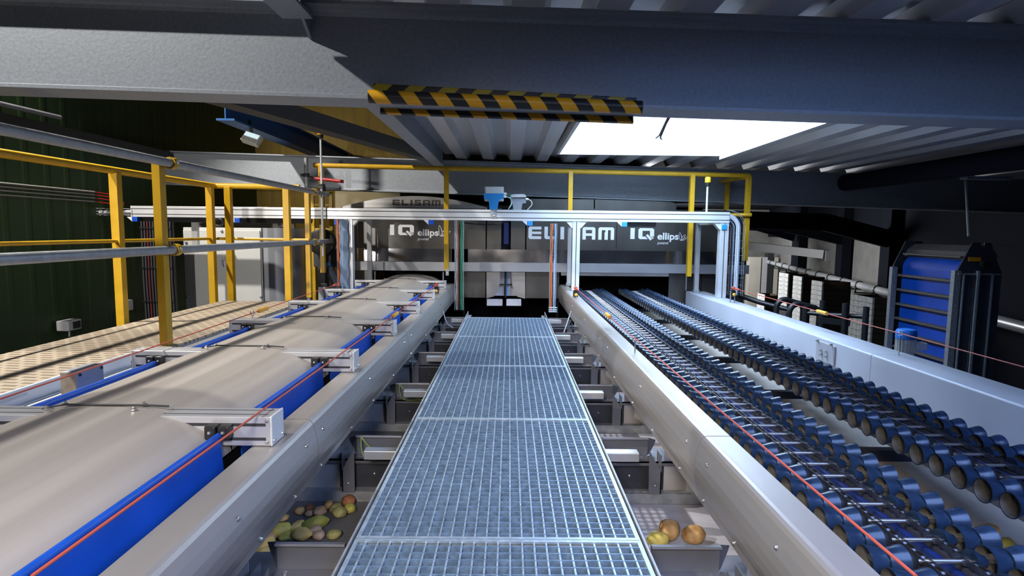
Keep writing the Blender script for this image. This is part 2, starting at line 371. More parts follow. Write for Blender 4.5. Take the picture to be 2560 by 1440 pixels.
for i, (Y, pts) in enumerate(((11.8,((2232,622),(2060,577),(1860,571))),(14.7,((2104,612),(1962,579),(1850,575))),(19.3,((1985,603),(1895,577),(1840,574))))):
    q3 = [at(x, y, Y=Y) + Vector((0,0,.17)) for x, y in pts]
    tag(MB().bar(q3[0], q3[1], .16, .34).bar(q3[1], q3[2], .16, .34).build('roof_rafter', M['darkb']), ['dark sloping roof rafter nearest along the right hall wall','second dark sloping rafter over the right hall','third dark sloping rafter farthest over the right hall'][i], 'steel beam', 'dark rafters of the right hall', 'thing')
# pipe with brackets along the wall
pp = T('wall_pipe', 'long bright metal pipe on brackets along the right hall wall', 'pipe', tuple(hp(-6, .1, -.25)))
MB().tube([hp(-6,.1,-.235), hp(14.6,.1,-.235)], .075, 14).build('pipe_run', M['alub'], pp, smooth=50)
mb = MB()
for t in [-.5+1.1*i for i in range(12)]: mb.tube([hp(t,.1+.09*math.cos(a),-.235+.09*math.sin(a)) for a in [2*PI*k/12 for k in range(12)]], .012, 5, closed=True)
split(mb, 'pipe_clamp', M['black'], pp)
mb = MB()
for t in [-.3+1.0*i for i in range(12)]: mb.bar(hp(t,-.3,-.40), hp(t,.2,-.40), .03, .03); mb.bar(hp(t,.18,-.40), hp(t,.18,-.30), .03, .03, up=(0,1,0))
split(mb, 'pipe_bracket', M['dark'], pp, merge=2)
# white crane beam far behind
cb = tag(T('crane_beam', 'white crane beam far back in the right hall above the pipe', 'steel beam', (8.6,19.2,.3)), kind='thing')
a, c = at(1850,612,Y=18.6), at(2062,636,Y=16.6)
MB().bar(a, c, .2, .24).build('beam_body', M['white'], cb)
MB().bar(c+Vector((-.05,-.13,-.04)), c+Vector((.12,-.13,-.04)), .05, .30).build('end_plate', M['lgrey'], cb)
# vertical strips at the far end
for nm, m, x0, x1, lab in (('end_column','cream',1872,1901,'cream column at the far end beside the yellow post foot'),('end_column','lgrey',1905,1917,'narrow bluish grey column at the far end of the hall'),('end_column','dark',1917,1932,'dark grey column at the far end between two pale ones'),('end_column','cream',1934,1944,'slim bright column at the far end before the carton'),('end_column','cream',1952,1960,'thin bright strip column left of the teal panel'),('end_column','white',2002,2012,'thin white strip right of the teal panel'),('end_column','white',2016,2040,'broad pale column behind the white stacks')):
    p0, p1 = at(x0,640,Y=23.0), at(x1,640,Y=23.0)
    tag(bx(nm, M[m], None, p0.x, p1.x, 22.9, 23.2, -2.5, -.05 if m != 'dark' else .1), lab, 'column', 'columns at the far end of the hall', 'thing')
p0, p1 = at(1968,640,Y=23.6), at(2000,640,Y=23.6)
tag(bx('teal_panel', M['teal'], None, p0.x, p1.x, 23.5, 23.6, -2.5, -.1), 'tall dull teal panel at the far end of the hall', 'panel')
# stacks of crates
def stack(px0, px1, pytop, Y, n, h, w, who):
    a = at(px1, pytop+(px1-px0)*.25, Y=Y); dep = Y*((px1-1272)/(px0-1272)-1); first = None
    pos = ['topmost crate','second crate from the top','third crate from the top','fourth crate from the top','fifth crate from the top','sixth crate from the top','seventh crate from the top','eighth crate from the top','ninth crate from the top','tenth crate from the top','eleventh crate from the top','twelfth crate from the top']
    for k in range(n):
        z = a.z-(k+1)*h; lab = pos[k]+' in '+who
        if first is None:
            first = T('crate', lab, 'crate', (a.x, Y, z), 'crates of '+who); e = z+h*.93
            MB().box(a.x, a.x+.03, Y, Y+dep, z, e).build('lit_end_board', M['box'], first)  # left end coloured bright as the side facing the light
            MB().box(a.x+.03, a.x+w, Y, Y+dep, z, z+.015).box(a.x+.03, a.x+w, Y, Y+.02, z+.015, e).box(a.x+.03, a.x+w, Y+dep-.02, Y+dep, z+.015, e).box(a.x+w-.02, a.x+w, Y+.02, Y+dep-.02, z+.015, e).build('crate_body', M['boxs'], first)  # body coloured dark for its unlit front
        else: dup(first, (a.x, Y, z), lab)
    return a, w, dep
HS = []
for args in ((1948,1971,678,12.4,9,.092,.42,'the leftmost white stack'),(1983,2005,686,11.6,10,.090,.46,'the second white stack from the left'),(2029,2056,697,10.2,10,.084,.50,'the third white stack, left of the black rail posts'),(2126,2182,730,8.4,9,.088,.42,'the wide white stack nearest the blue elevator')):
    a, w_, dp = stack(*args); n, h, Y = args[4], args[5], args[3]
    tag(bx('storage_plinth', M['dark'], None, a.x, a.x+w_, Y, Y+dp, -2.5, a.z-n*h-.005), 'dark base carrying '+args[7], 'base')
Y = 13.4; a = at(1912,737,Y=Y); b = at(1945,737,Y=Y)
ct = T('carton', 'open brown carton standing left of the white stacks', 'box', (a.x,Y,a.z-.6))
bx('lit_end_board', M['box'], ct, a.x, a.x+.02, Y, Y+.4, a.z-.6, a.z)
MB().box(a.x+.02,b.x,Y,Y+.02,a.z-.6,a.z-.02).box(b.x-.02,b.x,Y+.02,Y+.4,a.z-.6,a.z).box(a.x+.02,b.x,Y+.38,Y+.4,a.z-.6,a.z).box(a.x,b.x,Y,Y+.4,a.z-.62,a.z-.6).build('carton_body', M['boxs'], ct)
tag(bx('storage_plinth', M['dark'], None, a.x, b.x, Y, Y+.4, -2.5, a.z-.625), 'dark base under the brown carton', 'base')
# black tubular stair rail
rl = T('tube_railing', 'black tubular safety railing beyond the right machine wall', 'railing', (3.0,5.0,-1))
def P(x, y, Y): return at(x, y, Y=Y)
mb = MB()
mb.tube([P(1848,738,6.6),P(1900,756,6.4),P(1975,775,6.2)], .028, 10)
def hoop(x0, x1, yt, yb, Y):
    a, b = P(x0,yt,Y), P(x1,yt+8,Y); r = .09; pts = [Vector((a.x, Y, -2.0)), Vector((a.x, Y, a.z-r))]
    pts += [Vector((a.x+r-r*math.cos(t), Y, a.z-r+r*math.sin(t))) for t in (PI/8,PI/4,PI*3/8,PI/2)]
    pts += [Vector((b.x-r+r*math.sin(t), Y, b.z-r+r*math.cos(t))) for t in (0,PI/8,PI/4,PI*3/8)]
    pts += [Vector((b.x, Y, b.z-r)), Vector((b.x, Y, -2.0))]
    mb.tube(pts, .028, 10)
hoop(1942,2010,748,0,6.0); hoop(1974,2050,759,0,5.6)
split(mb, 'hoop_rail', M['black'], rl, smooth=50)
mb = MB()
for x, y, Y in ((2014,765,5.5),(2057,752,5.4),(2114,758,5.2),(2166,767,5.1)):
    a = P(x,y,Y); mb.tube([(a.x,Y,-2.4),(a.x,Y,a.z)], .026, 10)
split(mb, 'post', M['black'], rl, smooth=50)
mb = MB().tube([P(2014,782,5.5),P(2060,786,5.4),P(2166,792,5.1)], .02, 8).bar(P(2045,800,5.3),P(2125,808,5.2),.03,.05)
split(mb, 'cross_rail', M['black'], rl, smooth=50)
# blue flighted elevator
EX, EY0, EY1, EZ = 4.3, 5.6, 6.57, .53
el = T('belt_elevator', 'tall steel elevator with a flighted blue belt right of the white stacks', 'conveyor', (EX,EY0,-2.5))
split(MB().box(EX,EX+.06,EY0,EY0+.05,-2.5,EZ).box(EX,EX+.06,EY1-.05,EY1,-2.5,EZ-.02), 'edge_flange', M['galv'], el)
MB().prism([(EX+.03,-2.5),(EX+.46,-2.5),(EX+.46,EZ-.02),(EX+.40,EZ+.10),(EX+.33,EZ+.27),(EX+.27,EZ+.27),(EX+.27,EZ+.15),(EX+.23,EZ+.15),(EX+.23,EZ+.27),(EX+.15,EZ+.27),(EX+.03,EZ)], 'Y', EY0+.005, EY0+.02).build('side_panel', M['trayd'], el)
MB().prism([(EX+.03,-2.5),(EX+.46,-2.5),(EX+.46,EZ),(EX+.33,EZ+.27),(EX+.15,EZ+.27),(EX+.03,EZ)], 'Y', EY1-.02, EY1-.005).build('side_panel', M['trayd'], el)
MB().prism([(EX+.08,-2.4),(EX+.08,EZ-.02)]+[(EX+.2+.12*math.cos(t), EZ-.02+.14*math.sin(t)) for t in [PI-PI*i/8 for i in range(9)]]+[(EX+.32,-2.4)], 'Y', EY0+.08, EY1-.1).build('belt', M['blue'], el, smooth=40)
MB().prism([(EX+.13,EZ+.10),(EX+.16,EZ+.18),(EX+.24,EZ+.24),(EX+.34,EZ+.24),(EX+.42,EZ+.16),(EX+.42,EZ+.05),(EX+.36,EZ+.05)], 'Y', EY0+.03, EY1-.04).build('hood', M['flight'], el)
for k in range(9): bx('flight', M['flight'], el, EX+.03, EX+.082, EY0+.08, EY1-.1, EZ-.12-.16*k, EZ-.095-.16*k)
MB().box(EX+.085,EX+.14,EY0+.06,EY1-.08,EZ+.12,EZ+.135).build('top_cover', M['flight'], el)
mb = MB()
for x in (EX+.08, EX+.20, EX+.36): mb.box(x,x+.012,EY0-.012,EY0+.006,-2.5,EZ-.03)
mb.box(EX+.20,EX+.222,EY0-.03,EY0,-2.5,EZ); mb.box(EX+.03,EX+.46,EY0-.012,EY0+.006,EZ-.04,EZ-.025); split(mb, 'stiffener', M['galv'], el)
MB().lathe([(-.05,.0),(-.05,.045),(0,.045),(0,0)],(EX+.26,EY0-.01,EZ+.06),'Y',18).build('shaft_bearing', M['black'], el, smooth=40)
bx('warning_plate', M['amber'], el, EX+.12, EX+.24, EY0-.002, EY0+.006, EZ+.09, EZ+.13)
mb = MB()
for z in [EZ-.1-.12*k for k in range(14)]: mb.dome((EX+.03, EY0-.001, z), .008, 'Y', -1, 6)
split(mb, 'rivet', M['chrome'], el)
tag(MB().tube([(4.52,5.75,.86),(4.55,5.9,1.5)], .012, 6).build('hoist_chain', M['galv']), 'thin hoist chain hanging down to the elevator top', 'chain')
tag(bx('hoist_bar', M['galv'], None, 4.5, 4.95, 5.8, 5.9, 1.42, 1.45), 'short bright bar under the roof above the elevator', 'bar')
jb = T('junction_cabinet', 'dark steel cabinet with a handle at the foot of the elevator', 'cabinet', (3.6,4.7,-2.5))
a, b = at(2402,715,Y=4.75), at(2480,715,Y=4.75)
bx('body', M['trayd'], jb, a.x, b.x, 4.75, 5.1, -2.5, -.40+.0, bevel=.004); bx('door_edge', M['galv'], jb, a.x-.012, a.x+.012, 4.735, 4.75, -2.5, -.40)
bx('handle', M['galv'], jb, b.x-.09, b.x-.06, 4.72, 4.75, -.62, -.50, bevel=.006)
lv = T('side_conveyor', 'low grey and blue conveyor beyond the right machine wall', 'conveyor', (3.5,3.0,-2.5))
bx('frame', M['cabgrey'], lv, 2.95, 3.75, 3.2, 4.6, -2.5, -.36); bx('belt', M['blue'], lv, 3.0, 3.7, 3.25, 4.55, -.36, -.345)
# gear motor
a = at(2262,880,Y=4.0)
mo = T('gear_motor', 'upright grey gear motor with a blue fan cover behind the right machine wall', 'motor', tuple(a))
MB().lathe([(-.09,0),(-.09,.085),(-.05,.085),(-.05,.06),(.0,.055),(.0,.0)], a, 'Z', 20).build('flange_base', M['mot'], mo, smooth=35)
mb = MB().lathe([(.0,0),(.0,.052),(.10,.052),(.10,0)], a, 'Z', 20)
for k in range(20):
    t = 2*PI*k/20; c, s = math.cos(t), math.sin(t); mb.bar(a+Vector((.056*c,.056*s,.005)), a+Vector((.056*c,.056*s,.10)), .004, .014, up=(c,s,0))
mb.build('finned_body', M['mot'], mo, smooth=35)
MB().lathe([(.095,0),(.095,.064),(.145,.064),(.16,.055),(.165,.03),(.165,0)], a, 'Z', 22).build('fan_cover', M['motb'], mo, smooth=35)
bx('terminal_box', M['lgrey'], mo, a.x+.04, a.x+.115, a.y-.06, a.y+.0, a.z+.02, a.z+.075, bevel=.008)
bx('support_arm', M['galv'], mo, a.x-.25, a.x, a.y-.02, a.y+.02, a.z-.02, a.z+.0)
bx('stand', M['dark'], mo, a.x-.08, a.x+.08, a.y-.08, a.y+.08, -2.5, a.z-.09)
# ================================================================== WALKWAY
GX0, GX1 = -.4225, .3775
joints = [.50, 1.563, 2.62, 3.688, 4.731, 5.795]
for i in range(5):
    y0, y1 = joints[i]+.001, joints[i+1]-.001
    t = T('floor_grating', ['nearest grating panel of the walkway, cut off by the bottom of the photo','second grating panel of the walkway, the longest looking one with wide open cells','third grating panel from the camera, between the second and the two small far ones','fourth grating panel of the walkway, second from its far end','farthest grating panel of the walkway, touching the dark gap before the machine'][i], 'grating', (0, y0, 0), 'walkway grating panels')
    mb = MB(); mb.box(GX0,GX1,y0,y0+.005,-.03,.002).box(GX0,GX1,y1-.005,y1,-.03,.002).box(GX0,GX0+.012,y0,y1,-.03,.002).box(GX1-.012,GX1,y0,y1,-.03,.002)
    mb.box(GX0,GX1,y0,y0+.012,-.004,.0025).box(GX0,GX1,y1-.012,y1,-.004,.0025); mb.build('frame', M['grate'], t)
    mb = MB(); n = 24
    for k in range(1, n): x = GX0+(GX1-GX0)*k/n; mb.box(x-.0024,x+.0024,y0,y1,-.007,.0)
    mb.build('cross_rod', M['grate'], t)
    mb = MB(); n = 32
    for k in range(1, n): y = y0+(y1-y0)*k/n; mb.box(GX0,GX1,y-.0016,y+.0016,-.03,.0008)
    mb.build('bearing_bar', M['bearing'], t)
for s, x in ((-1, GX0), (1, GX1)):
    mb = MB(); mb.box(min(x+s*.006, x+s*.012), max(x+s*.006, x+s*.012), .4, 6.2, -.06, .006); mb.box(min(x-s*.028,x+s*.012), max(x-s*.028,x+s*.012), .4, 6.2, -.040, -.033)
    tag(mb.build('grating_rail', M['galv']), ('left' if s < 0 else 'right')+' steel edge rail carrying the walkway gratings', 'rail', 'edge rails of the walkway')
YB = [1.68+.925*i for i in range(6)]     # pitch of the machine's cross members
ordn = ['nearest','second nearest','third','fourth','fifth','farthest']
FZ = -.352
for i, y in enumerate(YB):
    n = ordn[i]
    if i < 5: tag(bx('support_tube', M['alu'], None, -.602, .556, y+.925-.235, y+.925-.185, -.098, -.060, bevel=.003), n+' square tube under the grating with pale ends on both sides', 'tube', 'cross tubes under the walkway')
    cb = T('cross_beam', n+' dark channel beam crossing under the walkway', 'steel beam', (0,y,FZ), 'cross beams under the walkway', 'thing')
    MB().box(-1.0,.955,y-.062,y+.10,-.172,-.165).box(-1.0,.955,y-.062,y-.058,-.185,-.165).build('top_flange', M['tray'], cb)
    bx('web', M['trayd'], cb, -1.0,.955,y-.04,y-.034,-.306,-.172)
    MB().box(-1.0,.955,y-.085,y-.034,-.309,-.304).box(-1.0,.955,y-.088,y-.085,FZ,-.304).build('ledge', M['galv'], cb)
    for s in (-1, 1):
        c = -.0225; x0, x1 = c+s*.655, c+s*.71
        MB().prism([(min(x0,x1),-.30),(max(x0,x1),-.30),(max(x0,x1), -.20 if s > 0 else -.10),(min(x0,x1), -.10 if s > 0 else -.20)], 'Y', y-.10, y-.095).box(min(x1,x1-s*.004),max(x1,x1-s*.004),y-.10,y-.03,-.30,-.12).build('end_bracket', M['tray'], cb)
        split(MB().dome((c+s*.58, y-.041, -.24), .008, 'Y', -1, 8).dome((c+s*.683, y-.101, -.26), .006, 'Y', -1, 8), 'bolt', M['chrome'], cb)
    tag(bx('cross_belt', M['shaded_belt'], None, -.98, -.03, y+.02, y+.835, FZ-.012, FZ), n+' cross belt, its left half coloured dark for shade', 'conveyor belt', 'shaded halves of the cross belts left of the walkway')  # left half of one belt, shade put into its colour
    tag(bx('cross_belt', M['lilac'], None, -.015, .935, y+.02, y+.835, FZ-.012, FZ), n+' cross belt, its right half coloured pale for skylight', 'conveyor belt', 'lit halves of the cross belts right of the walkway')  # right half of the same belt, coloured paler as under the skylight
    for s in (-1, 1):
        c = -.0225; sd = 'left' if s < 0 else 'right'
        # scoop: plate with folded top lip and a flared outer wing
        xi, xo = c+s*.459, c+s*.668
        sc = T('tray_scoop', n+' folded sheet scoop on the '+sd+' of the walkway', 'scoop', (c+s*.55, y, -.165), 'sheet scoops on the '+sd+' of the walkway')
        a0, a1 = min(xi,xo), max(xi,xo)
        MB().strip([(y-.045,-.163),(y-.002,-.163),(y,-.160),(y,-.078),(y-.004,-.073),(y-.02,-.071),(y-.022,-.078)], 'X', a0, a1, .0025).build('body', M['tray'], sc)
        mb = MB(); th = .0025
        w = [Vector((xo,y,-.16)),Vector((xo,y,-.075)),Vector((xo+s*.05,y+.05,-.105)),Vector((xo+s*.045,y+.05,-.125)),Vector((xo+s*.012,y+.015,-.16))]
        mb.add(w+[v+Vector((0,th,0)) for v in w], [(0,1,2,3,4),(9,8,7,6,5)]+[(k,(k+1)%5,5+(k+1)%5,5+k) for k in range(5)]); mb.build('wing', M['tray'], sc)
        MB().lathe([(0,0),(0,.009),(.005,.008),(.006,0)],(xo-s*.03,y-.025,-.161),'Z',8).build('screw', M['chrome'], sc)
        x0, x1 = sorted((c+s*.735, c+s*.975))
        tag(bx('end_sheet', M['dust'], None, x0, x1, y-.048, y-.045, -.304, -.07), n+' pale upright sheet under the '+sd+' guard', 'sheet', 'pale sheets under the '+sd+' guard')
# earth wires drooping at two left trays
for k, (x, y, lab) in enumerate(((-.66, 3.50, 'yellow and green wire drooping over the third tray beam on the left'), (-.66, 2.58, 'yellow and green wire hanging in the left tray nearest the gratings joint'))):
    tag(MB().tube(sm([(x,y-.02,-.07),(x+.01,y-.05,-.12),(x+.04,y-.06,-.155),(x+.12,y-.05,-.158),(x+.2,y-.05,-.16)]), .0035, 6).tube(sm([(x,y-.02,-.07),(x+.045,y-.03,-.115),(x+.11,y-.05,-.15),(x+.2,y-.03,-.158)]), .0035, 6).build('earth_wire', M['ygreen'], smooth=60), lab, 'wire')
# dark machine floor beyond the walkway
tag(bx('pit_cover', M['trayd'], None, -.75, .70, 5.85+.4, 7.2, -.42, -.36), 'dark low cover between the end of the walkway and the machine', 'cover')

# ================================================================== GUARDS
def guard(s, y0, y1, lab, bolts, wrap=None):
    c = -.0225; t = T('side_guard', lab, 'machine guard', (c+s*.66, y0, .2), 'folded guards beside the walkway')
    pr = [(.7325,.10),(.7325,.22),(.662,.22),(.652,.2185),(.644,.213),(.638,.204),(.630,.178),(.624,.150),(.6215,.125),(.621,.10),(.6235,.075),(.629,.055),(.637,.035),(.640,.012)]
    pr = [(c+s*a, b) for a, b in pr]
    MB().strip(pr, 'Y', y0, y1, .0035*s).build('cover', M['guard'], t)
    for (yy, z) in bolts:
        x = {.165:.627,.03:.638}[z]
        MB().dome((c+s*x, yy, z), .0065, 'X', -s, 10).build('bolt', M['chrome'], t)
    return t
lo = [(y,.03) for y in (1.5,1.75,2.0,2.4,2.8,3.3,3.9,4.6,5.3)]
guard(-1,.55,1.93,'left folded steel guard nearest the camera, beside the blue flaps',[(1.35,.165),(1.83,.165)]+[b for b in lo if b[0]<1.93])
guard(-1,1.936,3.74,'left folded steel guard in the middle, beside the walkway',[(2.0,.165),(2.7,.165),(3.6,.165)]+[b for b in lo if 1.95<b[0]<3.7])
guard(-1,3.746,7.1,'left folded steel guard farthest back, under the gantry post',[(3.85,.165),(4.6,.165),(5.5,.165)]+[b for b in lo if b[0]>3.8])
guard(1,.55,1.80,'right folded steel guard nearest the camera, beside the rollers',[(1.24,.165),(1.70,.165)]+[b for b in lo if b[0]<1.78])
guard(1,1.806,3.66,'right folded steel guard in the middle, carrying the eye bolt',[(1.90,.165),(2.6,.165),(3.5,.165)]+[b for b in lo if 1.83<b[0]<3.6])
guard(1,3.666,7.1,'right folded steel guard farthest back, under the gantry post',[(3.8,.165),(4.6,.165),(5.5,.165)]+[b for b in lo if b[0]>3.7])
# support beds
tag(bx('machine_bed', M['dark'], None, -1.68, -.97, .5, 7.15, -.9, .08), 'dark machine bed under the left rubber covers', 'machine bed')

# ================================================================== LEFT LINE: rubber covers, cross bars, blue flaps
XC, XW = -1.205, .368
def arch_z(x): u = min(1, abs((x-XC)/XW)); return .195+.130*(1-u**2.3)**.55
def cover(y0, y1, lab):
    xs = [XC+XW*math.sin(PI/2*(k/14)) for k in range(-14, 15)]; mb = MB(); ny = 6; th = .004
    ys = [y0+(y1-y0)*j/ny for j in range(ny+1)]
    vs = []
    for dz in (0, -th):
        for j, y in enumerate(ys):
            sag = .006*math.sin(PI*j/ny)
            for x in xs: vs.append((x, y, arch_z(x)-sag*(1-abs((x-XC)/XW))+dz))
    k = len(xs); o = k*(ny+1); fs = []
    for j in range(ny):
        for i in range(k-1):
            a = j*k+i; fs += [(a,a+1,a+k+1,a+k),(o+a,o+a+k,o+a+k+1,o+a+1)]
    for i in range(k-1): fs += [(i,o+i,o+i+1,i+1),(ny*k+i,ny*k+i+1,o+ny*k+i+1,o+ny*k+i)]
    for j in range(ny): fs += [(j*k,j*k+k,o+j*k+k,o+j*k),(j*k+k-1,o+j*k+k-1,o+j*k+2*k-1,j*k+2*k-1)]
    mb.add(vs, fs); return tag(mb.build('rubber_cover', M['belt'], smooth=50), lab, 'cover', 'grey rubber covers on the left line')
BY = [.76, 1.68, 2.595, 3.516, 4.465, 5.385, 6.40]     # front faces of the bars
BW, BZ0, BZ1, BX0, BX1 = .088, .222, .310, -1.69, -.702
edges = [.45]+[b+BW/2 for b in BY[1:]]+[7.3]
cn = ['nearest grey rubber cover, cut off by the bottom of the photo','second grey rubber cover behind the first cross bar','third grey rubber cover behind the second cross bar','fourth grey rubber cover behind the third cross bar','fifth grey rubber cover behind the fourth cross bar','sixth grey rubber cover, just before the last cross bar','last grey rubber cover running into the dark machine mouth']
for i in range(7): cover(edges[i]+.004, edges[i+1]-.004, cn[i])
bn = ['nearest aluminium cross bar over the left line','second aluminium cross bar from the camera','third aluminium cross bar, with both eye bolts','fourth aluminium cross bar from the camera','fifth aluminium cross bar, beside the pull switch','farthest aluminium cross bar before the machine mouth']
for i, y in enumerate(BY[1:]):
    t = T('cross_bar', bn[i], 'cross bar', (-1.2,y,BZ0), 'aluminium cross bars of the left line')
    bx('bar_profile', M['alu'], t, BX0, BX1, y, y+BW, BZ0, BZ1, bevel=.002)
    mb = MB()
    for z in (.243, .286): mb.box(BX0+.012,BX1-.012,y-.0006,y+.001,z-.0045,z+.0045)
    for yy in (y+.024, y+.064): mb.box(BX0+.012,BX1-.012,yy-.002,yy+.002,BZ1-.001,BZ1+.0006)
    mb.build('profile_slot', M['slot'], t)
    for x0, x1 in ((BX0-.007,BX0-.0003),(BX1+.0003,BX1+.007)):
        bx('end_cap', M['white'], t, x0, x1, y-.002, y+BW+.002, BZ0-.001, BZ1+.002, bevel=.003)
    mb = MB()
    for z in (BZ0+.012, BZ1-.012): mb.dome((BX1-.008,y-.001,z),.006,'Y',-1,8)
    for yy in (y+.012, y+BW-.012): mb.dome((BX1+.007,yy,BZ0+.014),.005,'X',1,8)
    split(mb, 'screw', M['chrome'], t)
    for cx in (-.838, -1.572):
        for dx in (-.027, .012):
            cl = bx('clamp', M['black'], t, cx+dx-.014, cx+dx+.018, y-.034, y-.0006, .250, .291, bevel=.004)
            MB().dome((cx+dx+.002,y-.034,.272),.006,'Y',-1,8).build('bolt', M['chrome'], cl)
    mb = MB(); yy = y+BW/2; z = BZ1+.019
    mb.tube([(-1.40,yy-.004,z-.012),(-1.36,yy+.010,z-.006),(-1.33,yy,z),(-1.10,yy,z),(-1.08,yy+.012,z-.004),(-1.03,yy+.012,z-.006)], .003, 6).build('tension_wire', M['dark'], t, smooth=60)
    mb = MB()
    for x, d in ((-1.345,.015),(-1.365,-.03),(-1.105,.015),(-1.11,-.03)): mb.lathe([(0,0),(0,.008),(.005,.008),(.007,.004),(.012,.004),(.012,0)],(x,yy+d,z-.006),'Z',8)
    split(mb, 'wing_nut', M['chrome'], t)
fy = [(.5,BY[1]-.03)]+[(BY[k]+BW+.002,BY[k+1]-.02) for k in range(1,6)]
on = ['nearest','second','third','fourth','fifth','sixth']
for s, x in ((1,-.838),(-1,-1.572)):
    for k, (y0, y1) in enumerate(fy):
        t = T('side_flap', on[k]+' blue rubber flap along the '+('walkway' if s > 0 else 'platform')+' side of the grey covers', 'flap', (x,y0,.1), 'blue flaps on the '+('right' if s > 0 else 'left')+' of the covers')
        MB().tube([(x,y0-.02,.262),(x,y1+.02,.262)], .010, 10).build('edge_tube', M['bluetube'], t, smooth=50)
        MB().add([(x,y0,.256),(x,y1,.256),(x+s*.012,y1,.085),(x+s*.012,y0,.085),(x+.004,y0,.256),(x+.004,y1,.256),(x+.004+s*.012,y1,.085),(x+.004+s*.012,y0,.085)],[(0,1,2,3),(4,7,6,5),(0,4,5,1),(1,5,6,2),(2,6,7,3),(3,7,4,0)]).build('sheet', M['blue'], t)

# ================================================================== LEFT PLATFORM
pf = T('platform', 'raised left service platform with a beige treaded mat', 'platform', (-2.4,1,-2.5))
bx('mat', M['tread'], pf, -2.80, -2.005, .2, 5.68, .142, .157)
bx('deck', M['galv'], pf, -2.82, -2.0, .2, 5.69, .06, .142)
for x in (-2.75,-2.06):
    for y in (.6,3.0,5.5): bx('leg', M['galv'], pf, x-.04, x+.04, y-.04, y+.04, -2.5, .06)
tag(MB().box(-2.012,-1.998,.3,3.05,.157,.20).box(-1.999,-1.996,.3,3.05,.10,.20).build('edge_trim', M['alub'], bevel=.002), 'pale aluminium angle edging the treaded platform', 'trim')
for k, (x0, x1, z, l) in enumerate(((-1.99,-1.86,.135,'fluted aluminium profile directly beside the treaded platform'),(-1.85,-1.78,.10,'low middle aluminium profile beside the platform'),(-1.755,-1.71,.118,'aluminium profile nearest the left ends of the cross bars'))):
    t = T('side_profile', l, 'profile', ((x0+x1)/2,.4,z-.08), 'aluminium profiles along the platform')
    bx('bar_profile', M['alu'], t, x0, x1, .4, 6.0, z-.08, z, bevel=.002)
    mb = MB()
    for zz in (z-.02,z-.04,z-.06): mb.box(x1-.0005,x1+.0006,.4,6.0,zz-.003,zz+.003)
    for f in (.2,.38,.62,.8): mb.box(x0+(x1-x0)*f-.002,x0+(x1-x0)*f+.002,.4,6.0,z-.001,z+.0006)
    mb.build('profile_slot', M['slot'], t)
tag(bx('support_beam', M['dark'], None, -1.99, -1.71, .4, 6.0, -.4, .015), 'dark beam under the aluminium profiles beside the platform', 'beam', kind='thing')
jb = T('junction_box', 'grey junction box with a rusty end beside the platform', 'box', (-1.75,2.3,.15))
bx('body', M['cabgrey'], jb, -1.79, -1.725, 2.30, 2.455, .168, .285, bevel=.004)
bx('end_plate', M['rust'], jb, -1.788, -1.727, 2.294, 2.30, .172, .282, bevel=.002)
mb = MB()
for y in (2.315,2.44):
    for z in (.182,.27): mb.dome((-1.725,y,z),.007,'X',1,8)
split(mb, 'screw', M['black'], jb); MB().tube([(-1.74,2.31,.168),(-1.74,2.31,.15)],.009,8).build('cable_gland', M['black'], jb)
tag(bx('bright_strip', M['white'], None, -1.996, -1.9945, 2.1, 2.38, .165, .178), 'short white strip on the side of the platform edge', 'strip')

# ================================================================== RAILINGS
rx, zu, zl = -2.02, 1.268, .768
r = T('pipe_railing', 'railing of grey galvanised pipes clamped to yellow posts, nearest the rubber covers', 'railing', (rx,1,.157))
zz = [at(0,325,X=rx).z, at(0,650,X=rx).z]
a = at(0,325,X=rx); b = at(600,441,X=rx); zu0 = (a.z+b.z)/2
a = at(0,648,X=rx); b = at(700,610,X=rx); zl0 = (a.z+b.z)/2
for z in (zu0, zl0): MB().tube([(rx,.3,z),(rx,6.55,z)], .0255, 14).build('pipe', M['galv'], r, smooth=50)
for y in (3.50, 6.05):
    bx('post', M['yellow'], r, rx-.075, rx-.027, y-.03, y+.03, .157, zu0-.0, bevel=.003)
    for z in (zu0, zl0):
        c = MB().lathe([(-.022,.028),(-.022,.036),(.022,.036),(.022,.028)], (rx,y+.05,z), 'Y', 16).build('pipe_clamp', M['yellow'], r, smooth=30)
        MB().dome((rx+.034,y+.05,z+.005),.012,'X',1,8).build('bolt', M['chrome'], c)
yx = -2.90
r = T('yellow_railing', 'yellow painted railing on the far left edge of the platform', 'railing', (yx,1,.157))
a = at(0,386,X=yx); b = at(530,462,X=yx); zt = (a.z+b.z)/2; a = at(0,608,X=yx); b = at(520,598,X=yx); zm = (a.z+b.z)/2
MB().tube([(yx,.3,zt),(yx,5.80,zt),(-2.06,5.80,zt-.005)], .027, 14).build('top_rail', M['yellow'], r, smooth=50)
MB().tube([(yx,.3,zm),(yx,5.80,zm),(-1.98,5.80,zm-.005)], .014, 10).build('mid_rail', M['yellow'], r, smooth=50)
for x, y in ((yx,4.36),(yx,5.72),(yx+.14,5.80),(-2.19,5.80)):
    bx('post', M['yellow'], r, x-.03, x+.03, y-.03, y+.03, .05, zt-.01, bevel=.003)
r = T('yellow_railing', 'long yellow railing on top of the sorting machine across the back', 'railing', (0,6.78,.3))
tp = lambda x: 1.560-.0125*x
MB().tube([(-2.24,6.78,tp(-2.24)),(2.75,6.78,tp(2.75))], .027, 14).build('top_rail', M['yellow'], r, smooth=50)
MB().tube([(2.70,6.78,tp(2.7)-.02),(2.62,7.35,tp(2.7)-.02)], .024, 10).build('end_rail', M['yellow'], r, smooth=50)
for px, x0, zb in ((805,None,.36),(1116,None,.40),(1425,None,.96),(1728,None,.36),(1868,None,.55)):
    x = at(px,520,Y=6.78).x; bx('post', M['yellow'], r, x-.026, x+.026, 6.75, 6.81, zb, tp(x), bevel=.003)
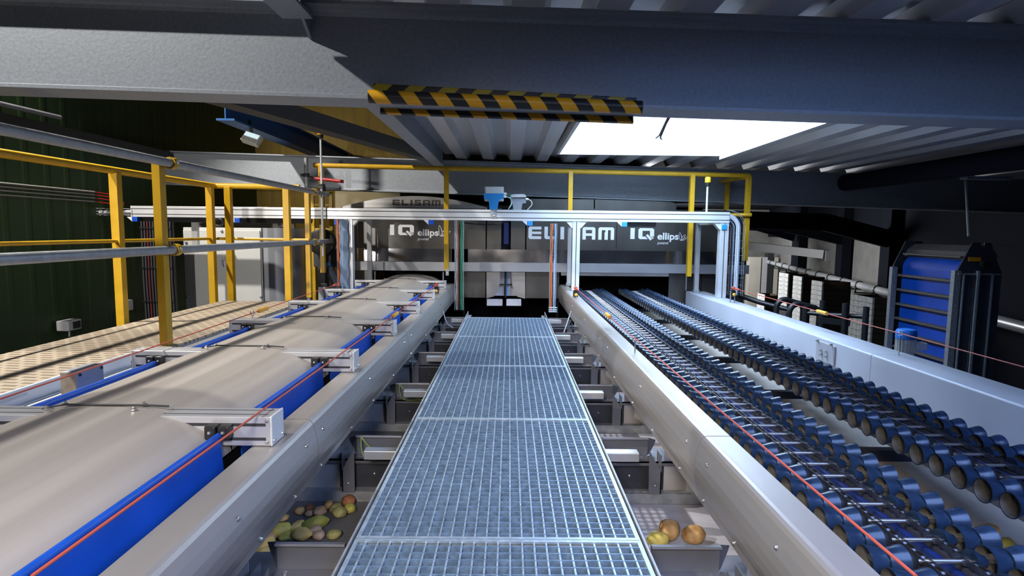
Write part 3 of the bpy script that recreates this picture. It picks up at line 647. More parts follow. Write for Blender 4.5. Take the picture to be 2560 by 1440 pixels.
x = at(1817,500,Y=7.35).x; bx('post', M['yellow'], r, x-.026, x+.026, 7.33, 7.38, .7, tp(2.6)-.03, bevel=.003)
p = at(1865,537,Y=6.72); MB().tube([(2.30,7.2,p.z+.0),(p.x,6.72,p.z),(p.x+.06,6.72,p.z)], .022, 10).build('mid_rail', M['yellow'], r, smooth=50)
x = at(1117,680,Y=6.7).x
bp = MB().box(x-.017,x+.017,6.742,6.748,.345,.425).build('foot_plate', M['galv'], r); split(MB().dome((x,6.742,.40),.009,'Y',-1,8).dome((x,6.742,.365),.009,'Y',-1,8), 'bolt', M['chrome'], bp)
# ================================================================== RIGHT LINE: roller conveyors
NZ, PIT, Y0R, NR = .130, .0925, 1.713-.0925*7, 68
def spool_mesh():
    outer = [(0,.0330),(0,.0360),(.004,.0355),(.018,.0312),(.030,.0288),(.040,.0276),(.0402,.0215),(.0468,.0215),(.047,.0276),(.056,.0288),(.070,.0325),(.084,.0357),(.088,.0360),(.088,.0315),(.080,.029),(.080,.007),(.094,.007),(.094,.0)]
    inner = [(0,.0330),(.014,.0295),(.028,.027),(.029,.010),(.0255,.009),(.0255,.0)]
    mb = MB().lathe(outer, (0,0,0), 'X', 20); k = len(mb.f); mb.lathe(inner, (0,0,0), 'X', 20)
    me = bpy.data.meshes.new('spool'); me.from_pydata(mb.v, [], mb.f); me.update()
    bm = bmesh.new(); bm.from_mesh(me); bmesh.ops.remove_doubles(bm, verts=bm.verts, dist=1e-6); bmesh.ops.recalc_face_normals(bm, faces=bm.faces)
    for f in bm.faces:
        c = f.calc_center_median(); r = math.hypot(c.y, c.z)
        f.material_index = 1 if (c.x < .0295 and r < .0355-.24*c.x-.0015 and not (c.x < 1e-5)) else 0
    bm.to_mesh(me); bm.free()
    me.materials.append(M['roller']); me.materials.append(M['cupin']); me.shade_smooth(); me.set_sharp_from_angle(angle=math.radians(32)); return me
spool_me = spool_mesh()
def mesh_of(mb, name, m, smooth=None):
    o = mb.build(name, m, None, smooth); me = o.data; bpy.data.objects.remove(o); return me
rod_me = mesh_of(MB().tube([(.030,0,0),(.365,0,0)], .0052, 10), 'roller', M['rod'], 50)
hubL_me = mesh_of(MB().lathe([(.088,.0),(.088,.026),(.100,.0255),(.110,.021),(.118,.012),(.118,0)], (0,0,0), 'X', 14), 'hub', M['black'], 40)
hubR_me = mesh_of(MB().lathe([(-.034,.0),(-.034,.027),(-.022,.0235),(-.010,.0155),(-.002,.013),(-.002,0)], (0,0,0), 'X', 14), 'hub', M['roller'], 40)
def chain(x, y0, y1, out):
    mb = MB(); P = PIT/3; n = int((y1-y0)/P); off = 0
    for k in range(n):
        y = y0+k*P; w = .0088 if k % 2 else .0066
        for s in (-1, 1):
            a = x+s*w; mb.box(a-.0011,a+.0011,y-.0065,y+P+.0065,-.0075,.0075)
        mb.lathe([(-.0064,0),(-.0064,.0062),(.0064,.0062),(.0064,0)], (x,y,0), 'X', 7)
        if out and k % 3 != 0: mb.box(x+out*.010, x+out*.026, y-.005, y+.006, .002, .010)
    for v in mb.v: v.z += NZ
    return mb
for L, x0 in enumerate((.808, 1.378)):
    lab = ('roller lane of navy double cone rollers directly beside the right folded guard','roller lane of navy rollers with open cups, before the pale side wall')[L]
    t = T('roller_conveyor', lab, 'roller conveyor', (x0, Y0R, NZ), 'potato roller lanes')
    for k in range(NR):
        r = bpy.data.objects.new('roller', rod_me); COL.objects.link(r); r.parent = t; r.location = (0, PIT*k, 0)
        for me, nm, dx in ((spool_me,'spool',0),(hubL_me,'hub',0),(spool_me,'spool',.276),(hubR_me,'hub',.276)):
            c = bpy.data.objects.new(nm, me); COL.objects.link(c); c.parent = r; c.location = (dx, 0, 0)
            c.rotation_euler = (random.uniform(0, 6.2), 0, 0)
    ye = Y0R+PIT*(NR-1)
    chain(x0+.140, Y0R-.05, ye, 0).build('chain', M['chain'], t); chain(x0+.238, Y0R-.05, ye, -1).build('chain', M['chain'], t)
    bx('guide_strip', M['guide'], t, x0+.204, x0+.222, .9, 7.3, .092, .108)
    MB().box(x0+.125,x0+.155,.9,7.3,.088,.115).box(x0+.225,x0+.252,.9,7.3,.088,.115).build('chain_track', M['trayd'], t)
    MB().box(x0+.120,x0+.26,.9,7.3,.04,.088).build('centre_beam', M['tan'], t)
    MB().box(x0+.155,x0+.175,.9,7.3,.088,.098).build('wear_strip', M['dust'], t)
for i, y in enumerate(YB):
    t = T('chute_plate', ordn[i]+' dusty tan chute plate under the roller lanes', 'chute', (1.4,y,-.13), 'chute plates under the rollers')
    MB().add([(.76,y+.10,-.15),(2.17,y+.10,-.15),(2.17,y+.70,-.09),(.76,y+.70,-.09),(.76,y+.10,-.155),(2.17,y+.10,-.155),(2.17,y+.70,-.095),(.76,y+.70,-.095)],[(0,1,2,3),(4,7,6,5),(0,4,5,1),(1,5,6,2),(2,6,7,3),(3,7,4,0)]).build('plate', M['tan'], t)
    bx('cross_strut', M['trayd'], t, .76, 2.17, y+.75, y+.79, -.14, -.06); bx('ledge', M['galv'], t, .76, 2.17, y+.70, y+.75, -.135, -.13)
    mb = MB()
    for x in (.98, 1.28, 1.84): mb.lathe([(0,0),(0,.035),(.003,.035),(.003,0)], (x, y+.45, -.112), 'Z', 14)
    split(mb, 'hole_disc', M['black'], t)  # black discs stand in for the darkness of open holes
    tag(bx('cross_belt', M['lilac'], None, .95, 2.1, y-.12, y+.08, -.26, -.25), ordn[i]+' pale cross belt in the gap between the tan chute plates', 'conveyor belt', 'cross belts under the rollers')
# outer side wall
M['wallp'] = mat('pale_side_wall', (.45,.46,.52), .5, .12, .06, 3)
for (y0, y1, lab) in ((.8,3.42,'pale steel side wall right of the rollers, nearest length with the bolted plate'),(3.424,7.1,'pale steel side wall right of the rollers, far length under the gantry')):
    t = T('side_wall_panel', lab, 'machine wall', (2.2,y0,-.2), 'pale side walls of the right line')
    MB().strip([(2.168,-.45),(2.168,.143),(2.172,.151),(2.180,.155),(2.395,.155),(2.405,.148),(2.405,-.45)], 'Y', y0, y1, -.004).build('panel', M['wallp'], t, smooth=40)
    if y0 < 1:
        a, b = at(2043,850,X=2.165), at(2086,912,X=2.165)
        bx('bolted_plate', M['wallp'], t, 2.158, 2.167, b.y, a.y, b.z-.01, a.z, bevel=.003)
        mb = MB()
        for py_, px_ in ((852,2046),(862,2080),(876,2054),(880,2067),(887,2054),(892,2067)):
            q = at(px_, py_, X=2.158); mb.lathe([(0,0),(0,.010),(-.006,.010),(-.008,.006),(-.016,.006),(-.016,0)], (2.158,q.y,q.z), 'X', 6)
        split(mb, 'bolt', M['chrome'], t)
tag(bx('machine_bed', M['dark'], None, .72, 2.40, .6, 7.15, -.9, -.47), 'dark machine bed under the roller lanes', 'machine bed')

# ================================================================== GANTRY
YG = 6.37
g = T('gantry', 'aluminium profile gantry spanning both lines in front of the sorting machine', 'gantry', (0,YG,.2))
GZ0, GZ1 = .975, 1.093
bx('beam', M['alub'], g, -4.09, 2.39, YG, YG+.10, GZ0, GZ1, bevel=.002)
mb = MB()
for z in (GZ0+.030, GZ0+.088): mb.box(-4.09,2.39,YG-.0006,YG+.001,z-.004,z+.004)
mb.build('profile_slot', M['slot'], g)
posts = [(-1.796,-1.706,.08),(.687,.770,.223),(2.298,2.388,.157)]
for x0, x1, zb in posts:
    p = bx('post', M['alub'], g, x0, x1, YG+.005, YG+.095, zb, GZ0, bevel=.002)
    MB().box((x0+x1)/2-.004,(x0+x1)/2+.004,YG+.0044,YG+.006,zb,GZ0-.002).build('profile_slot', M['slot'], p)
for px, zb in ((924,.10),(1423,.223),(1743,.157)):
    x = at(px,650,Y=6.92).x
    bx('rear_post', M['alu'], g, x-.025, x+.025, 6.90, 6.95, zb, GZ0-.02, bevel=.002)
    bx('cross_arm', M['alu'], g, x-.025, x+.025, YG+.10, 6.95, GZ0-.02, GZ0+.03, bevel=.002)
    bx('foot', M['galv'], g, x-.034, x+.034, 6.895, 6.955, zb, zb+.035, bevel=.003)
x = at(488,550,Y=6.5).x; bx('rear_post', M['alu'], g, x-.03, x+.03, YG+.10, YG+.15, .60, GZ0)
for x0, s in ((-1.796,-1),(-1.706,1),(.687,-1),(.770,1),(2.298,-1)):
    MB().prism([(x0,GZ0),(x0+s*.075,GZ0),(x0+s*.06,GZ0-.015),(x0+s*.01,GZ0-.07),(x0,GZ0-.07)], 'Y', YG+.01, YG+.09).build('corner_bracket', M['white'], g)
for px in (337,593,1078,1325,1562):
    x = at(px,551,Y=YG).x
    bx('end_stop', M['skyblue'] if px > 1200 else M['blue'], g, x-.028, x+.028, YG-.004, YG+.06, GZ0-.052, GZ0, bevel=.004)
    MB().prism([(x-.03,GZ0),(x-.085,GZ0),(x-.03,GZ0-.05)], 'Y', YG+.0, YG+.05).build('gusset', M['white'], g)
for x, z in ((-1.87,.94),(2.335,.93)): bx('end_stop', M['skyblue'] if x > 0 else M['blue'], g, x-.028, x+.028, YG-.008, YG+.004, z-.028, z+.028, bevel=.003)
# light channels slung under the beam
for x0, x1, lab in ((-3.98,-3.35,'dark lamp hood under the left end of the gantry beam'),(-2.86,-2.2,'second dark lamp hood under the gantry beam above the cabinets'),(1.25,1.6,'short dark lamp hood under the right part of the gantry beam')):
    tag(MB().prism([(YG+.02,GZ0),(YG+.22,GZ0),(YG+.19,GZ0-.05),(YG+.05,GZ0-.05)], 'X', x0, x1).build('lamp_hood', M['dark']), lab, 'lamp', 'lamp hoods under the gantry')
# cable ladders
def ladder(label, px0, px1, zt, zb, y, cables, curve=0):
    a, b = at(px0,650,Y=y).x, at(px1,650,Y=y).x
    t = T('cable_ladder', label, 'cable ladder', ((a+b)/2,y,zb), 'wire cable ladders on the gantry')
    n = 4; mb = MB()
    def path(x, yy, rr=0):
        if not curve: return [(x,yy,zb),(x,yy,zt)]
        R = (x-curve[0])*curve[2] if curve[1] == 0 else 0
        c = curve[0]; rad = abs(x-c); s = 1 if x > c else -1
        return [(x,yy,zb)] + [(c+s*rad*math.cos(q), yy, zt-curve[3]+rad*math.sin(q)*curve[2]) for q in [PI/2*i/8 for i in range(9)]]
    for i in range(n+1): mb.tube(path(a+(b-a)*i/n, y+.05), .0028, 6)
    for x in (a, b): mb.tube(path(x, y), .0032, 6)
    z = zb+.03
    top = zt-(curve[3] if curve else 0)
    while z < top: mb.tube([(a,y-.002,z),(a,y+.055,z),(b,y+.055,z),(b,y-.002,z)], .0025, 5); z += .082
    mb.build('wire_frame', M['galv'], t, smooth=60)
    for f, m, r in cables:
        x = a+(b-a)*f; pts = path(x, y+.035)
        if not curve: pts = [(x+.004*math.sin(3*k+f*9), y+.035, zb+(zt-zb)*k/8) for k in range(9)]
        MB().tube(pts, r, 7).build('cable', M[m], t, smooth=60)
    return t
ladder('wire ladder with an orange and many pale blue cables left of the left gantry post', 843, 868, .97, .20, 6.30, [(.05,'orange',.010)]+[(.25+.1*k,'bluec',.007) for k in range(8)])
ladder('wire ladder with dark and green cables hanging left of the walkway end', 1137, 1158, .97, .0, 6.30, [(.15,'bluec',.006),(.35,'orange',.005),(.5,'black',.010),(.68,'greenc',.008),(.82,'greenc',.007)])
ladder('narrow wire ladder with an orange brown and a blue cable right of the walkway end', 1375, 1391, .95, .0, 6.30, [(.1,'brownc',.009),(.3,'orange',.007),(.75,'bluec',.010)])
xe = 2.39
ladder('wide wire ladder bending over the right end of the gantry', 1824, 1860, 1.09, .18, 6.42, [(-.08,'orange',.007),(.15,'dark',.007),(.3,'bluec',.006),(.5,'whitec',.012),(.62,'whitec',.012),(.72,'bluec',.006)], (xe,0,1.0,.17))
tag(MB().tube([at(1797,y,Y=6.50) for y in (570,620,680,742)], .006, 7).build('loose_cable', M['redp'], smooth=60), 'orange cable beside the right gantry post', 'cable')
mb = MB(); a, b = at(1372,770,Y=6.26), at(1393,770,Y=6.26)
for z in (.0,.02,.045): mb.tube([(a.x,6.24,z),(b.x,6.24,z),(b.x,6.29,z),(a.x,6.29,z)], .003, 5, closed=True)
tag(mb.build('wire_basket', M['galv'], smooth=60), 'small wire basket at the foot of the narrow cable ladder', 'basket')
t = T('wire_tray', 'horizontal wire cable tray sticking out of the left end of the gantry', 'cable tray', (-4.3,6.42,1.0))
a = at(235,526,Y=6.42).x; mb = MB()
for y, z in ((6.36,1.06),(6.36,1.03),(6.36,1.0),(6.40,.99),(6.45,.99),(6.47,1.03),(6.47,1.06)): mb.tube([(a,y,z),(-4.09,y,z)], .003, 5)
for k in range(5): x = a+.005+k*.11; mb.tube([(x,6.36,1.06),(x,6.36,.99),(x,6.47,.99),(x,6.47,1.06)], .003, 5)
mb.build('wire_frame', M['galv'], t, smooth=60); MB().tube([(a,6.41,1.02),(-4.09,6.41,1.03)], .018, 8).build('cable', M['whitec'], t, smooth=60)
tag(MB().tube(sm([at(1148,556,Y=6.5),at(1200,561,Y=6.6),at(1240,560,Y=6.6),at(1290,548,Y=6.5)]), .008, 6).build('loose_cable', M['black'], smooth=60), 'black cable sagging under the gantry beam before the narrow slot', 'cable')

# control boxes on the gantry
def q(x, y): return at(1160+x/12, 440+y/12, Y=YG-.01)
cbx = T('control_box', 'white control box on a light blue bracket fixed to the gantry beam', 'control box', tuple(q(900,1000)))
a, b = q(612,312), q(1186,755)
bx('box', M['lgrey'], cbx, a.x, b.x, YG+.0, YG+.11, b.z, a.z, bevel=.006)
bx('lid', M['white'], cbx, a.x+.012, b.x-.012, YG-.004, YG+.0, b.z+.012, a.z-.008, bevel=.003)
po = [q(*p) for p in ((590,522),(1190,522),(1190,685),(1065,700),(1042,780),(1000,1000),(795,1008),(770,1000),(742,745),(722,692),(600,690))]
MB().prism([(p.x,p.z) for p in po], 'Y', YG-.012, YG-.006).build('bracket', M['skyblue'], cbx)
po = [q(*p) for p in ((795,1000),(1000,995),(972,1262),(805,1265))]
mt = MB().prism([(p.x,p.z) for p in po], 'Y', YG-.009, YG-.001).build('mounting_plate', M['galv'], cbx)
mb = MB()
for p in ((900,1050),(900,1195)): mb.dome(q(*p), .008, 'Y', -1, 10)
split(mb, 'bolt', M['chrome'], mt)
for yy, m in ((525,'greenc'),(612,'whitec')):
    p = q(1190,yy); MB().lathe([(0,0),(0,.013),(.016,.015),(.03,.011),(.034,0)], (p.x,YG+.05,p.z), 'X', 10).build('cable_gland', M['white'], cbx, smooth=40)
    e = q(1240,985); MB().tube(sm([(p.x+.03,YG+.05,p.z),(p.x+.075,YG+.05,p.z-.02),(p.x+.085,YG+.05,p.z-.08),(p.x+.05,YG+.05,e.z)]), .0055, 7).build('cable', M[m], cbx, smooth=60)
rc = T('control_box', 'grey handset box with a red button on a grey bracket behind the gantry beam', 'control box', tuple(q(1600,980)))
def q2(x, y): return at(1160+x/12, 440+y/12, Y=YG+.14)
po = [q2(*p) for p in ((1375,600),(1440,555),(1800,548),(1862,590),(1862,640),(1375,645))]; MB().prism([(p.x,p.z) for p in po], 'Y', YG+.11, YG+.2).build('box', M['lgrey'], rc)
po = [q2(*p) for p in ((1395,655),(1862,665),(1862,815),(1752,820),(1720,1020),(1480,1020),(1450,815),(1395,810))]; MB().prism([(p.x,p.z) for p in po], 'Y', YG+.135, YG+.145).build('bracket', M['cabgrey'], rc)
p = q2(1755,545); MB().dome((p.x,YG+.15,p.z-.004), .014, 'Z', 1, 12).build('button', M['red'], rc, smooth=50)
p = q2(1895,695); MB().lathe([(-.02,0),(-.02,.012),(.0,.014),(.016,.010),(.018,0)], p, 'X', 10).build('cable_gland', M['white'], rc, smooth=40)
MB().tube(sm([p, q2(2000,740), q2(2040,830), q2(1990,920), q2(1900,1010)]), .005, 7).build('cable', M['whitec'], rc, smooth=60)
# beacons
for px, yt, yb, Y, lab in ((801,322,640,6.33,'amber beacon on a tall thin pole at the left end of the back railing'),(1770,442,530,6.42,'amber beacon on a short thin pole on the right part of the gantry')):
    p, e = at(px,yt,Y=Y), at(px,yb,Y=Y); t = T('beacon_lamp', lab, 'beacon', (p.x,Y,e.z), 'amber beacons')
    MB().tube([(p.x,Y,e.z),(p.x,Y,p.z-.09)], .011, 10).build('pole', M['alub'], t, smooth=50)
    MB().lathe([(-.10,0),(-.10,.026),(-.068,.03),(-.062,.03),(-.062,0)], (p.x,Y,p.z), 'Z', 14).build('base', M['black'], t, smooth=40)
    MB().lathe([(-.062,0),(-.062,.031),(-.015,.031),(-.003,.026),(0,.012),(0,0)], (p.x,Y,p.z), 'Z', 14).build('lens', M['amber'], t, smooth=40)
    if px < 900:
        c = at(801,463,Y=Y); MB().lathe([(-.012,0),(-.012,.04),(.012,.04),(.012,0)], (p.x,Y,c.z), 'Z', 10).box(p.x-.012,p.x+.03,Y,Y+.05,c.z-.06,c.z-.01).build('pole_clamp', M['dark'], t)
p = at(765,395,Y=6.6); t = T('scaffold_pole', 'upright grey steel pole with a clamp, left of the amber beacon pole', 'pole', (p.x,6.6,-.2))
MB().tube([(p.x,6.6,-.5),(p.x,6.6,p.z)], .023, 14).build('tube', M['galv'], t, smooth=50)
c = at(766,438,Y=6.6); MB().lathe([(-.02,.024),(-.02,.034),(.02,.034),(.02,.024)], c, 'Z', 12).box(c.x-.06,c.x-.03,6.58,6.62,c.z-.015,c.z+.015).build('pole_clamp', M['dark'], t)
h = at(786,446,Y=6.55); e = at(858,454,Y=6.5)
lt = T('lever', 'dark red handled lever clamped to the grey pole', 'lever', tuple(c))
MB().tube([c, h], .010, 8).build('link', M['dark'], lt); MB().tube([h, e], .019, 10).build('handle', M['redp'], lt, smooth=50)

# ================================================================== SORTING MACHINE
YM = 7.2
X = lambda px, py=600: at(px, py, Y=YM).x
GL = dict(E=(1.14,[[(.12,0),(.32,0),(.32,1),(.12,1),(0,.88),(0,.12)],[(.32,.77),(1.14,.77),(1.14,1),(.32,1)],[(.32,0),(1.14,0),(1.14,.23),(.32,.23)],[(.46,.40),(1.14,.40),(1.14,.60),(.46,.60)],[(.32,.40),(.46,.40),(.46,.60),(.32,.60)]]),
 L=(1.0,[[(0,.12),(.12,0),(.3,0),(.3,1),(0,1)],[(.3,0),(1,0),(1,.24),(.3,.24)]]), I=(.33,[[(0,0),(.33,0),(.33,1),(0,1)]]),
 S=(.98,[[(.12,.77),(.98,.77),(.98,1),(.12,1),(0,.88),(0,.77)],[(0,.60),(.3,.60),(.3,.77),(0,.77)],[(0,.40),(.98,.40),(.98,.60),(0,.60)],[(.68,.23),(.98,.23),(.98,.40),(.68,.40)],[(0,0),(.86,0),(.98,.12),(.98,.23),(0,.23)]]),
 A=(1.14,[[(0,0),(.3,0),(.3,1),(.12,1),(0,.88)],[(.3,.77),(1.14,.77),(1.14,.88),(1.02,1),(.3,1)],[(.84,0),(1.14,0),(1.14,.77),(.84,.77)],[(.3,.30),(.84,.30),(.84,.50),(.3,.50)]]),
 M=(1.40,[[(0,0),(.3,0),(.3,1),(.12,1),(0,.88)],[(.3,.77),(1.40,.77),(1.40,.88),(1.28,1),(.3,1)],[(1.10,0),(1.40,0),(1.40,.77),(1.10,.77)],[(.55,0),(.85,0),(.85,.60),(.55,.60)],[(.62,.60),(.85,.60),(.85,.77),(.62,.77)]]),
 Q=(1.38,[[(.14,0),(.36,0),(.36,1),(.14,1),(0,.86),(0,.14)],[(.36,.76),(1.02,.76),(1.02,1),(.36,1)],[(1.02,.24),(1.38,.24),(1.38,.86),(1.24,1),(1.02,1)],[(.36,0),(.84,0),(.62,.24),(.36,.24)],[(1.02,.24),(1.38,.14),(1.26,.02),(1.02,.24)],[(.66,.34),(.82,.46),(1.20,.0),(1.06,-.12)]]))
ADV = dict(E=1.417, L=1.41, I=.67, S=1.28, A=1.40, M=1.6, Q=1.6)
def glyphs(word, x0, x1, zb, zt, y, adv=None):
    tot = 0; pos = []
    for i, ch in enumerate(word): pos.append(tot); tot += (adv or ADV)[ch] if i < len(word)-1 else GL[ch][0]
    sx, sz = (x1-x0)/tot, zt-zb; mb = MB()
    for ch, p0 in zip(word, pos):
        for poly in GL[ch][1]: mb.prism([(x0+(p0+a)*sx, zb+b*sz) for a, b in poly], 'Y', y-.002, y)
    return mb
def text(body, x0, x1, zb, zt, y, m, parent, name, bold=0., shear=0.):
    cu = bpy.data.curves.new('t', 'FONT'); cu.body = body; cu.size = 1; cu.offset = bold; cu.shear = shear; cu.extrude = .01
    o = bpy.data.objects.new('t', cu); COL.objects.link(o); bpy.context.view_layer.update()
    me = bpy.data.meshes.new_from_object(o.evaluated_get(bpy.context.evaluated_depsgraph_get())); bpy.data.objects.remove(o)
    vs = [v.co for v in me.vertices]; ax, bx_ = min(v.x for v in vs), max(v.x for v in vs); ay, by = min(v.y for v in vs), max(v.y for v in vs)
    mb = MB(); mb.add([(x0+(v.x-ax)/(bx_-ax)*(x1-x0), y-.001-v.z*.1, zb+(v.y-ay)/(by-ay)*(zt-zb)) for v in vs], [tuple(p.vertices) for p in me.polygons])
    return mb.build(name, m, parent)
def leaf_logo(x0, z0, s, y):
    mb = MB()
    for cx, cz, a, b, rot in ((.10,.52,.48,.15,1.75),(.42,.40,.40,.14,.98),(.62,.30,.40,.11,.55)):
        P_ = []
        for k in range(20):
            t = 2*PI*k/20; u = a*math.cos(t); v = b*math.sin(t)*(1-.25*math.cos(t)); P_.append((cx+u*math.cos(rot)-v*math.sin(rot), cz+u*math.sin(rot)+v*math.cos(rot)))
        w = .055; n = 20; c = (sum(p[0] for p in P_)/n, sum(p[1] for p in P_)/n)
        ins = [(p[0]+(c[0]-p[0])*w/max(.08,math.dist(p,c)), p[1]+(c[1]-p[1])*w/max(.08,math.dist(p,c))) for p in P_]
        vs = [(x0+s*p[0], yy, z0+s*p[1]) for yy in (y-.002, y) for p in P_+ins]
        fs = [(i,(i+1)%n,n+(i+1)%n,n+i) for i in range(n)]+[(40+i,40+n+i,40+n+(i+1)%n,40+(i+1)%n) for i in range(n)]+[(i,40+i,40+(i+1)%n,(i+1)%n) for i in range(n)]
        mb.add(vs, fs)
    return mb
zP0, zP1 = .638, 1.145
def iq_block(parent, pxs, pys, y):
    I0, I1, Q0, Q1, e0, e1, w0, w1, l0, l1 = [at(p, 580, Y=y).x for p in pxs]
    zb, zt = at(pxs[0], pys[1], Y=y).z, at(pxs[0], pys[0], Y=y).z; h = zt-zb
    mb = MB(); mb.prism([(I0,zb),(I1,zb),(I1,zt),(I0,zt)], 'Y', y-.002, y); sx = (Q1-Q0)/1.38
    for poly in GL['Q'][1]: mb.prism([(Q0+a*sx, zb+b*h) for a, b in poly], 'Y', y-.002, y)
    mb.build('lettering', M['sign'], parent)
    text('ellips', e0, e1, zb-.03, zb+h*.60, y, M['sign'], parent, 'lettering', .025)
    text('powered', w0, w1, zb-.072, zb-.026, y, M['sign'], parent, 'lettering', 0, .25)
    leaf_logo(l0, zb-.02, (l1-l0)/.98, y).build('logo', M['sign'], parent)
h1 = T('sorter_housing', 'left sorter housing with a curved top, carrying the lettering above the rubber covers', 'machine', (-1.1,YM,.3), 'sorter housings')
xa, xb = X(886), X(1214)
bx('front_panel', M['panel'], h1, xa, xb, YM, YM+.03, zP0, zP1-.01); bx('side_panel', M['panel'], h1, xa, xa+.02, YM+.03, 8.85, .40, zP1-.01)
xl, xr = X(852,516), X(1226,519); apex = 1.278
pr = [(xl+(xr-xl)*k/24, 1.135+(apex-1.135)*math.sin(PI*k/24)**.9) for k in range(25)]+[(xr,1.10),(xl,1.10)]
MB().prism(pr, 'Y', YM+.01, 8.88).build('curved_top', M['stain'], h1, smooth=30)
a, b = at(981,512,Y=YM), at(1101,499,Y=YM); glyphs('ELISAM', a.x, b.x, a.z-.004, at(981,499,Y=YM).z, YM+.009).build('lettering', M['signd'], h1)
iq_block(h1, (975,985.6,995.5,1035,1044,1096.6,1044,1072,1098,1127), (561.5,587.5), YM-.001)
MB().prism([(YM-.004,.480),(YM+.0,.637),(YM+.02,.637),(YM+.02,.480)], 'X', xa, X(1130)).build('deflector', M['mirror'], h1)
h2 = T('sorter_housing', 'right sorter housing with the large pale maker name, above the roller lanes', 'machine', (1.3,YM,.3), 'sorter housings')
xc, xd = X(1316), X(1541); xe2 = X(1868)
bx('front_panel', M['panel'], h2, xc, xd-.003, YM, YM+.03, zP0, zP1); bx('front_panel', M['panel'], h2, xd+.003, xe2, YM, YM+.03, zP0, zP1-.0)
bx('side_panel', M['panel'], h2, xe2-.02, xe2, YM+.03, 8.85, .3, zP1)
bx('upper_panel', M['panel'], h2, X(1290), X(1484)-.002, YM+.04, 8.88, zP1, 1.262)
x0, x1 = X(1486)+.002, X(1690); MB().prism([(x0,zP1),(x1,zP1),(x1,1.20),(x1-.02,1.228),(x1-.06,1.242),(x0,1.262)], 'Y', YM+.04, 8.88).build('upper_panel', M['panel'], h2)
a = at(1320.8,595,Y=YM); b = at(1535.7,569,Y=YM); glyphs('ELISAM', a.x, b.x, a.z-.012, at(1320.8,565,Y=YM).z-.006, YM-.001).build('lettering', M['sign'], h2)
iq_block(h2, (1576,1586.8,1596,1635.3,1644,1697,1644,1672,1699,1721), (570,597.5), YM-.001)
MB().prism([(YM-.004,.470),(YM+.0,.637),(YM+.02,.637),(YM+.02,.470)], 'X', X(1170), xe2).build('deflector', M['mirror'], h2)
h3 = T('centre_housing', 'narrow centre section with a dark slot between the two sorter housings', 'machine', (0,YM,.3))
for p0, p1 in ((1217,1253),(1277,1313)): bx('front_panel', M['panel'], h3, X(p0), X(p1), YM+.01, YM+.04, zP0-.02, zP1)
bx('slot', M['darkb'], h3, X(1254), X(1276), YM+.08, YM+.1, zP0-.02, zP1); bx('slot_glass', M['guide'], h3, X(1259), X(1272), YM+.06, YM+.075, .70, .97)
bx('slot_label', M['white'], h3, X(1259), X(1272), YM+.055, YM+.06, .995, 1.02)
tag(MB().prism([(YM-.10,.372),(YM-.02,.372),(YM-.02,.478),(YM-.10,.478)], 'X', xa-.02, xe2).box(xa-.02,xe2,YM-.1008,YM-.0995,.402,.409).box(xa-.02,xe2,YM-.1008,YM-.0995,.440,.447).build('machine_rail', M['alud']), 'long aluminium profile rail across the sorting machine above its dark mouths', 'rail')
# below the rail
cc = T('centre_cover', 'stainless covers with a bell shaped gap under the centre of the machine rail', 'machine cover', (0,YM,.1))
zl_ = at(1265,745,Y=YM).z
for p0, p1, m in ((1158,1214,'panel'),(1316,1400,'panel')): bx('cover_panel', M[m], cc, X(p0), X(p1), YM+.01, YM+.03, zl_, .36)
for pts in ([(1216,678),(1250,678),(1250,695),(1248.5,712),(1244,727),(1235,741),(1216,746)],[(1279,678),(1313,678),(1313,747),(1294,742),(1285,728),(1280.5,713),(1279,696)]):
    P2 = [at(a, b, Y=YM) for a, b in pts]; MB().prism([(p.x,p.z) for p in P2], 'Y', YM-.0, YM+.02).build('curved_cover', M['stain'], cc)
for p0, p1, m in ((1236,1262,'lilac'),(1268,1294,'lilac'),(1265.5,1269.5,'skyblue')): bx('inner_belt', M[m], cc, X(p0), X(p1), YM+.07-(.02 if m == 'skyblue' else 0), YM+.09, zl_+.02, .40)
MB().box(X(1240),X(1292),YM+.035,YM+.045,at(1265,712,Y=YM).z-.008,at(1265,712,Y=YM).z+.008).box(X(1264),X(1266.5),YM+.03,YM+.04,zl_,.36).build('cross_bar', M['dark'], cc)
for p0, p1, l in ((1217,1256,'pale low block at the left end of the dark pit before the machine'),(1266,1303,'pale low block at the right end of the dark pit before the machine')):
    a, b = at(p0,748,Y=7.0), at(p1,765,Y=7.0); tag(bx('end_block', M['lilac'], None, a.x, b.x, 7.0, 7.05, b.z, a.z, bevel=.005), l, 'block', 'pale blocks before the machine')
for p0, p1, lab in ((880,922,'grey side cover left of the dark mouth over the rubber covers'),(1676,1757,'grey side cover right of the dark mouth over the rollers'),(1759,1866,'grey side cover behind the right gantry post')):
    tag(bx('mouth_cover', M['panel'], None, X(p0), X(p1), YM+.0, YM+.03, -.2, .36), lab, 'machine cover', 'covers beside the machine mouths')
tag(bx('light_panel', M['alu'], None, X(1404), X(1674), YM-.02, YM+.02, .325, .366), 'slim pale panel under the rail above the right machine mouth', 'panel')
tag(MB().box(xa,xe2,8.9,9.0,-2.5,1.25).box(xa+.02,xe2-.02,YM+.05,8.9,1.065,1.09).box(X(1157),X(1160),YM+.1,8.9,-1,1.1).box(X(1398),X(1401),YM+.1,8.9,-1,1.1).build('machine_interior', M['darkb']), 'dark interior behind the mouths of the sorting machine', 'machine interior')
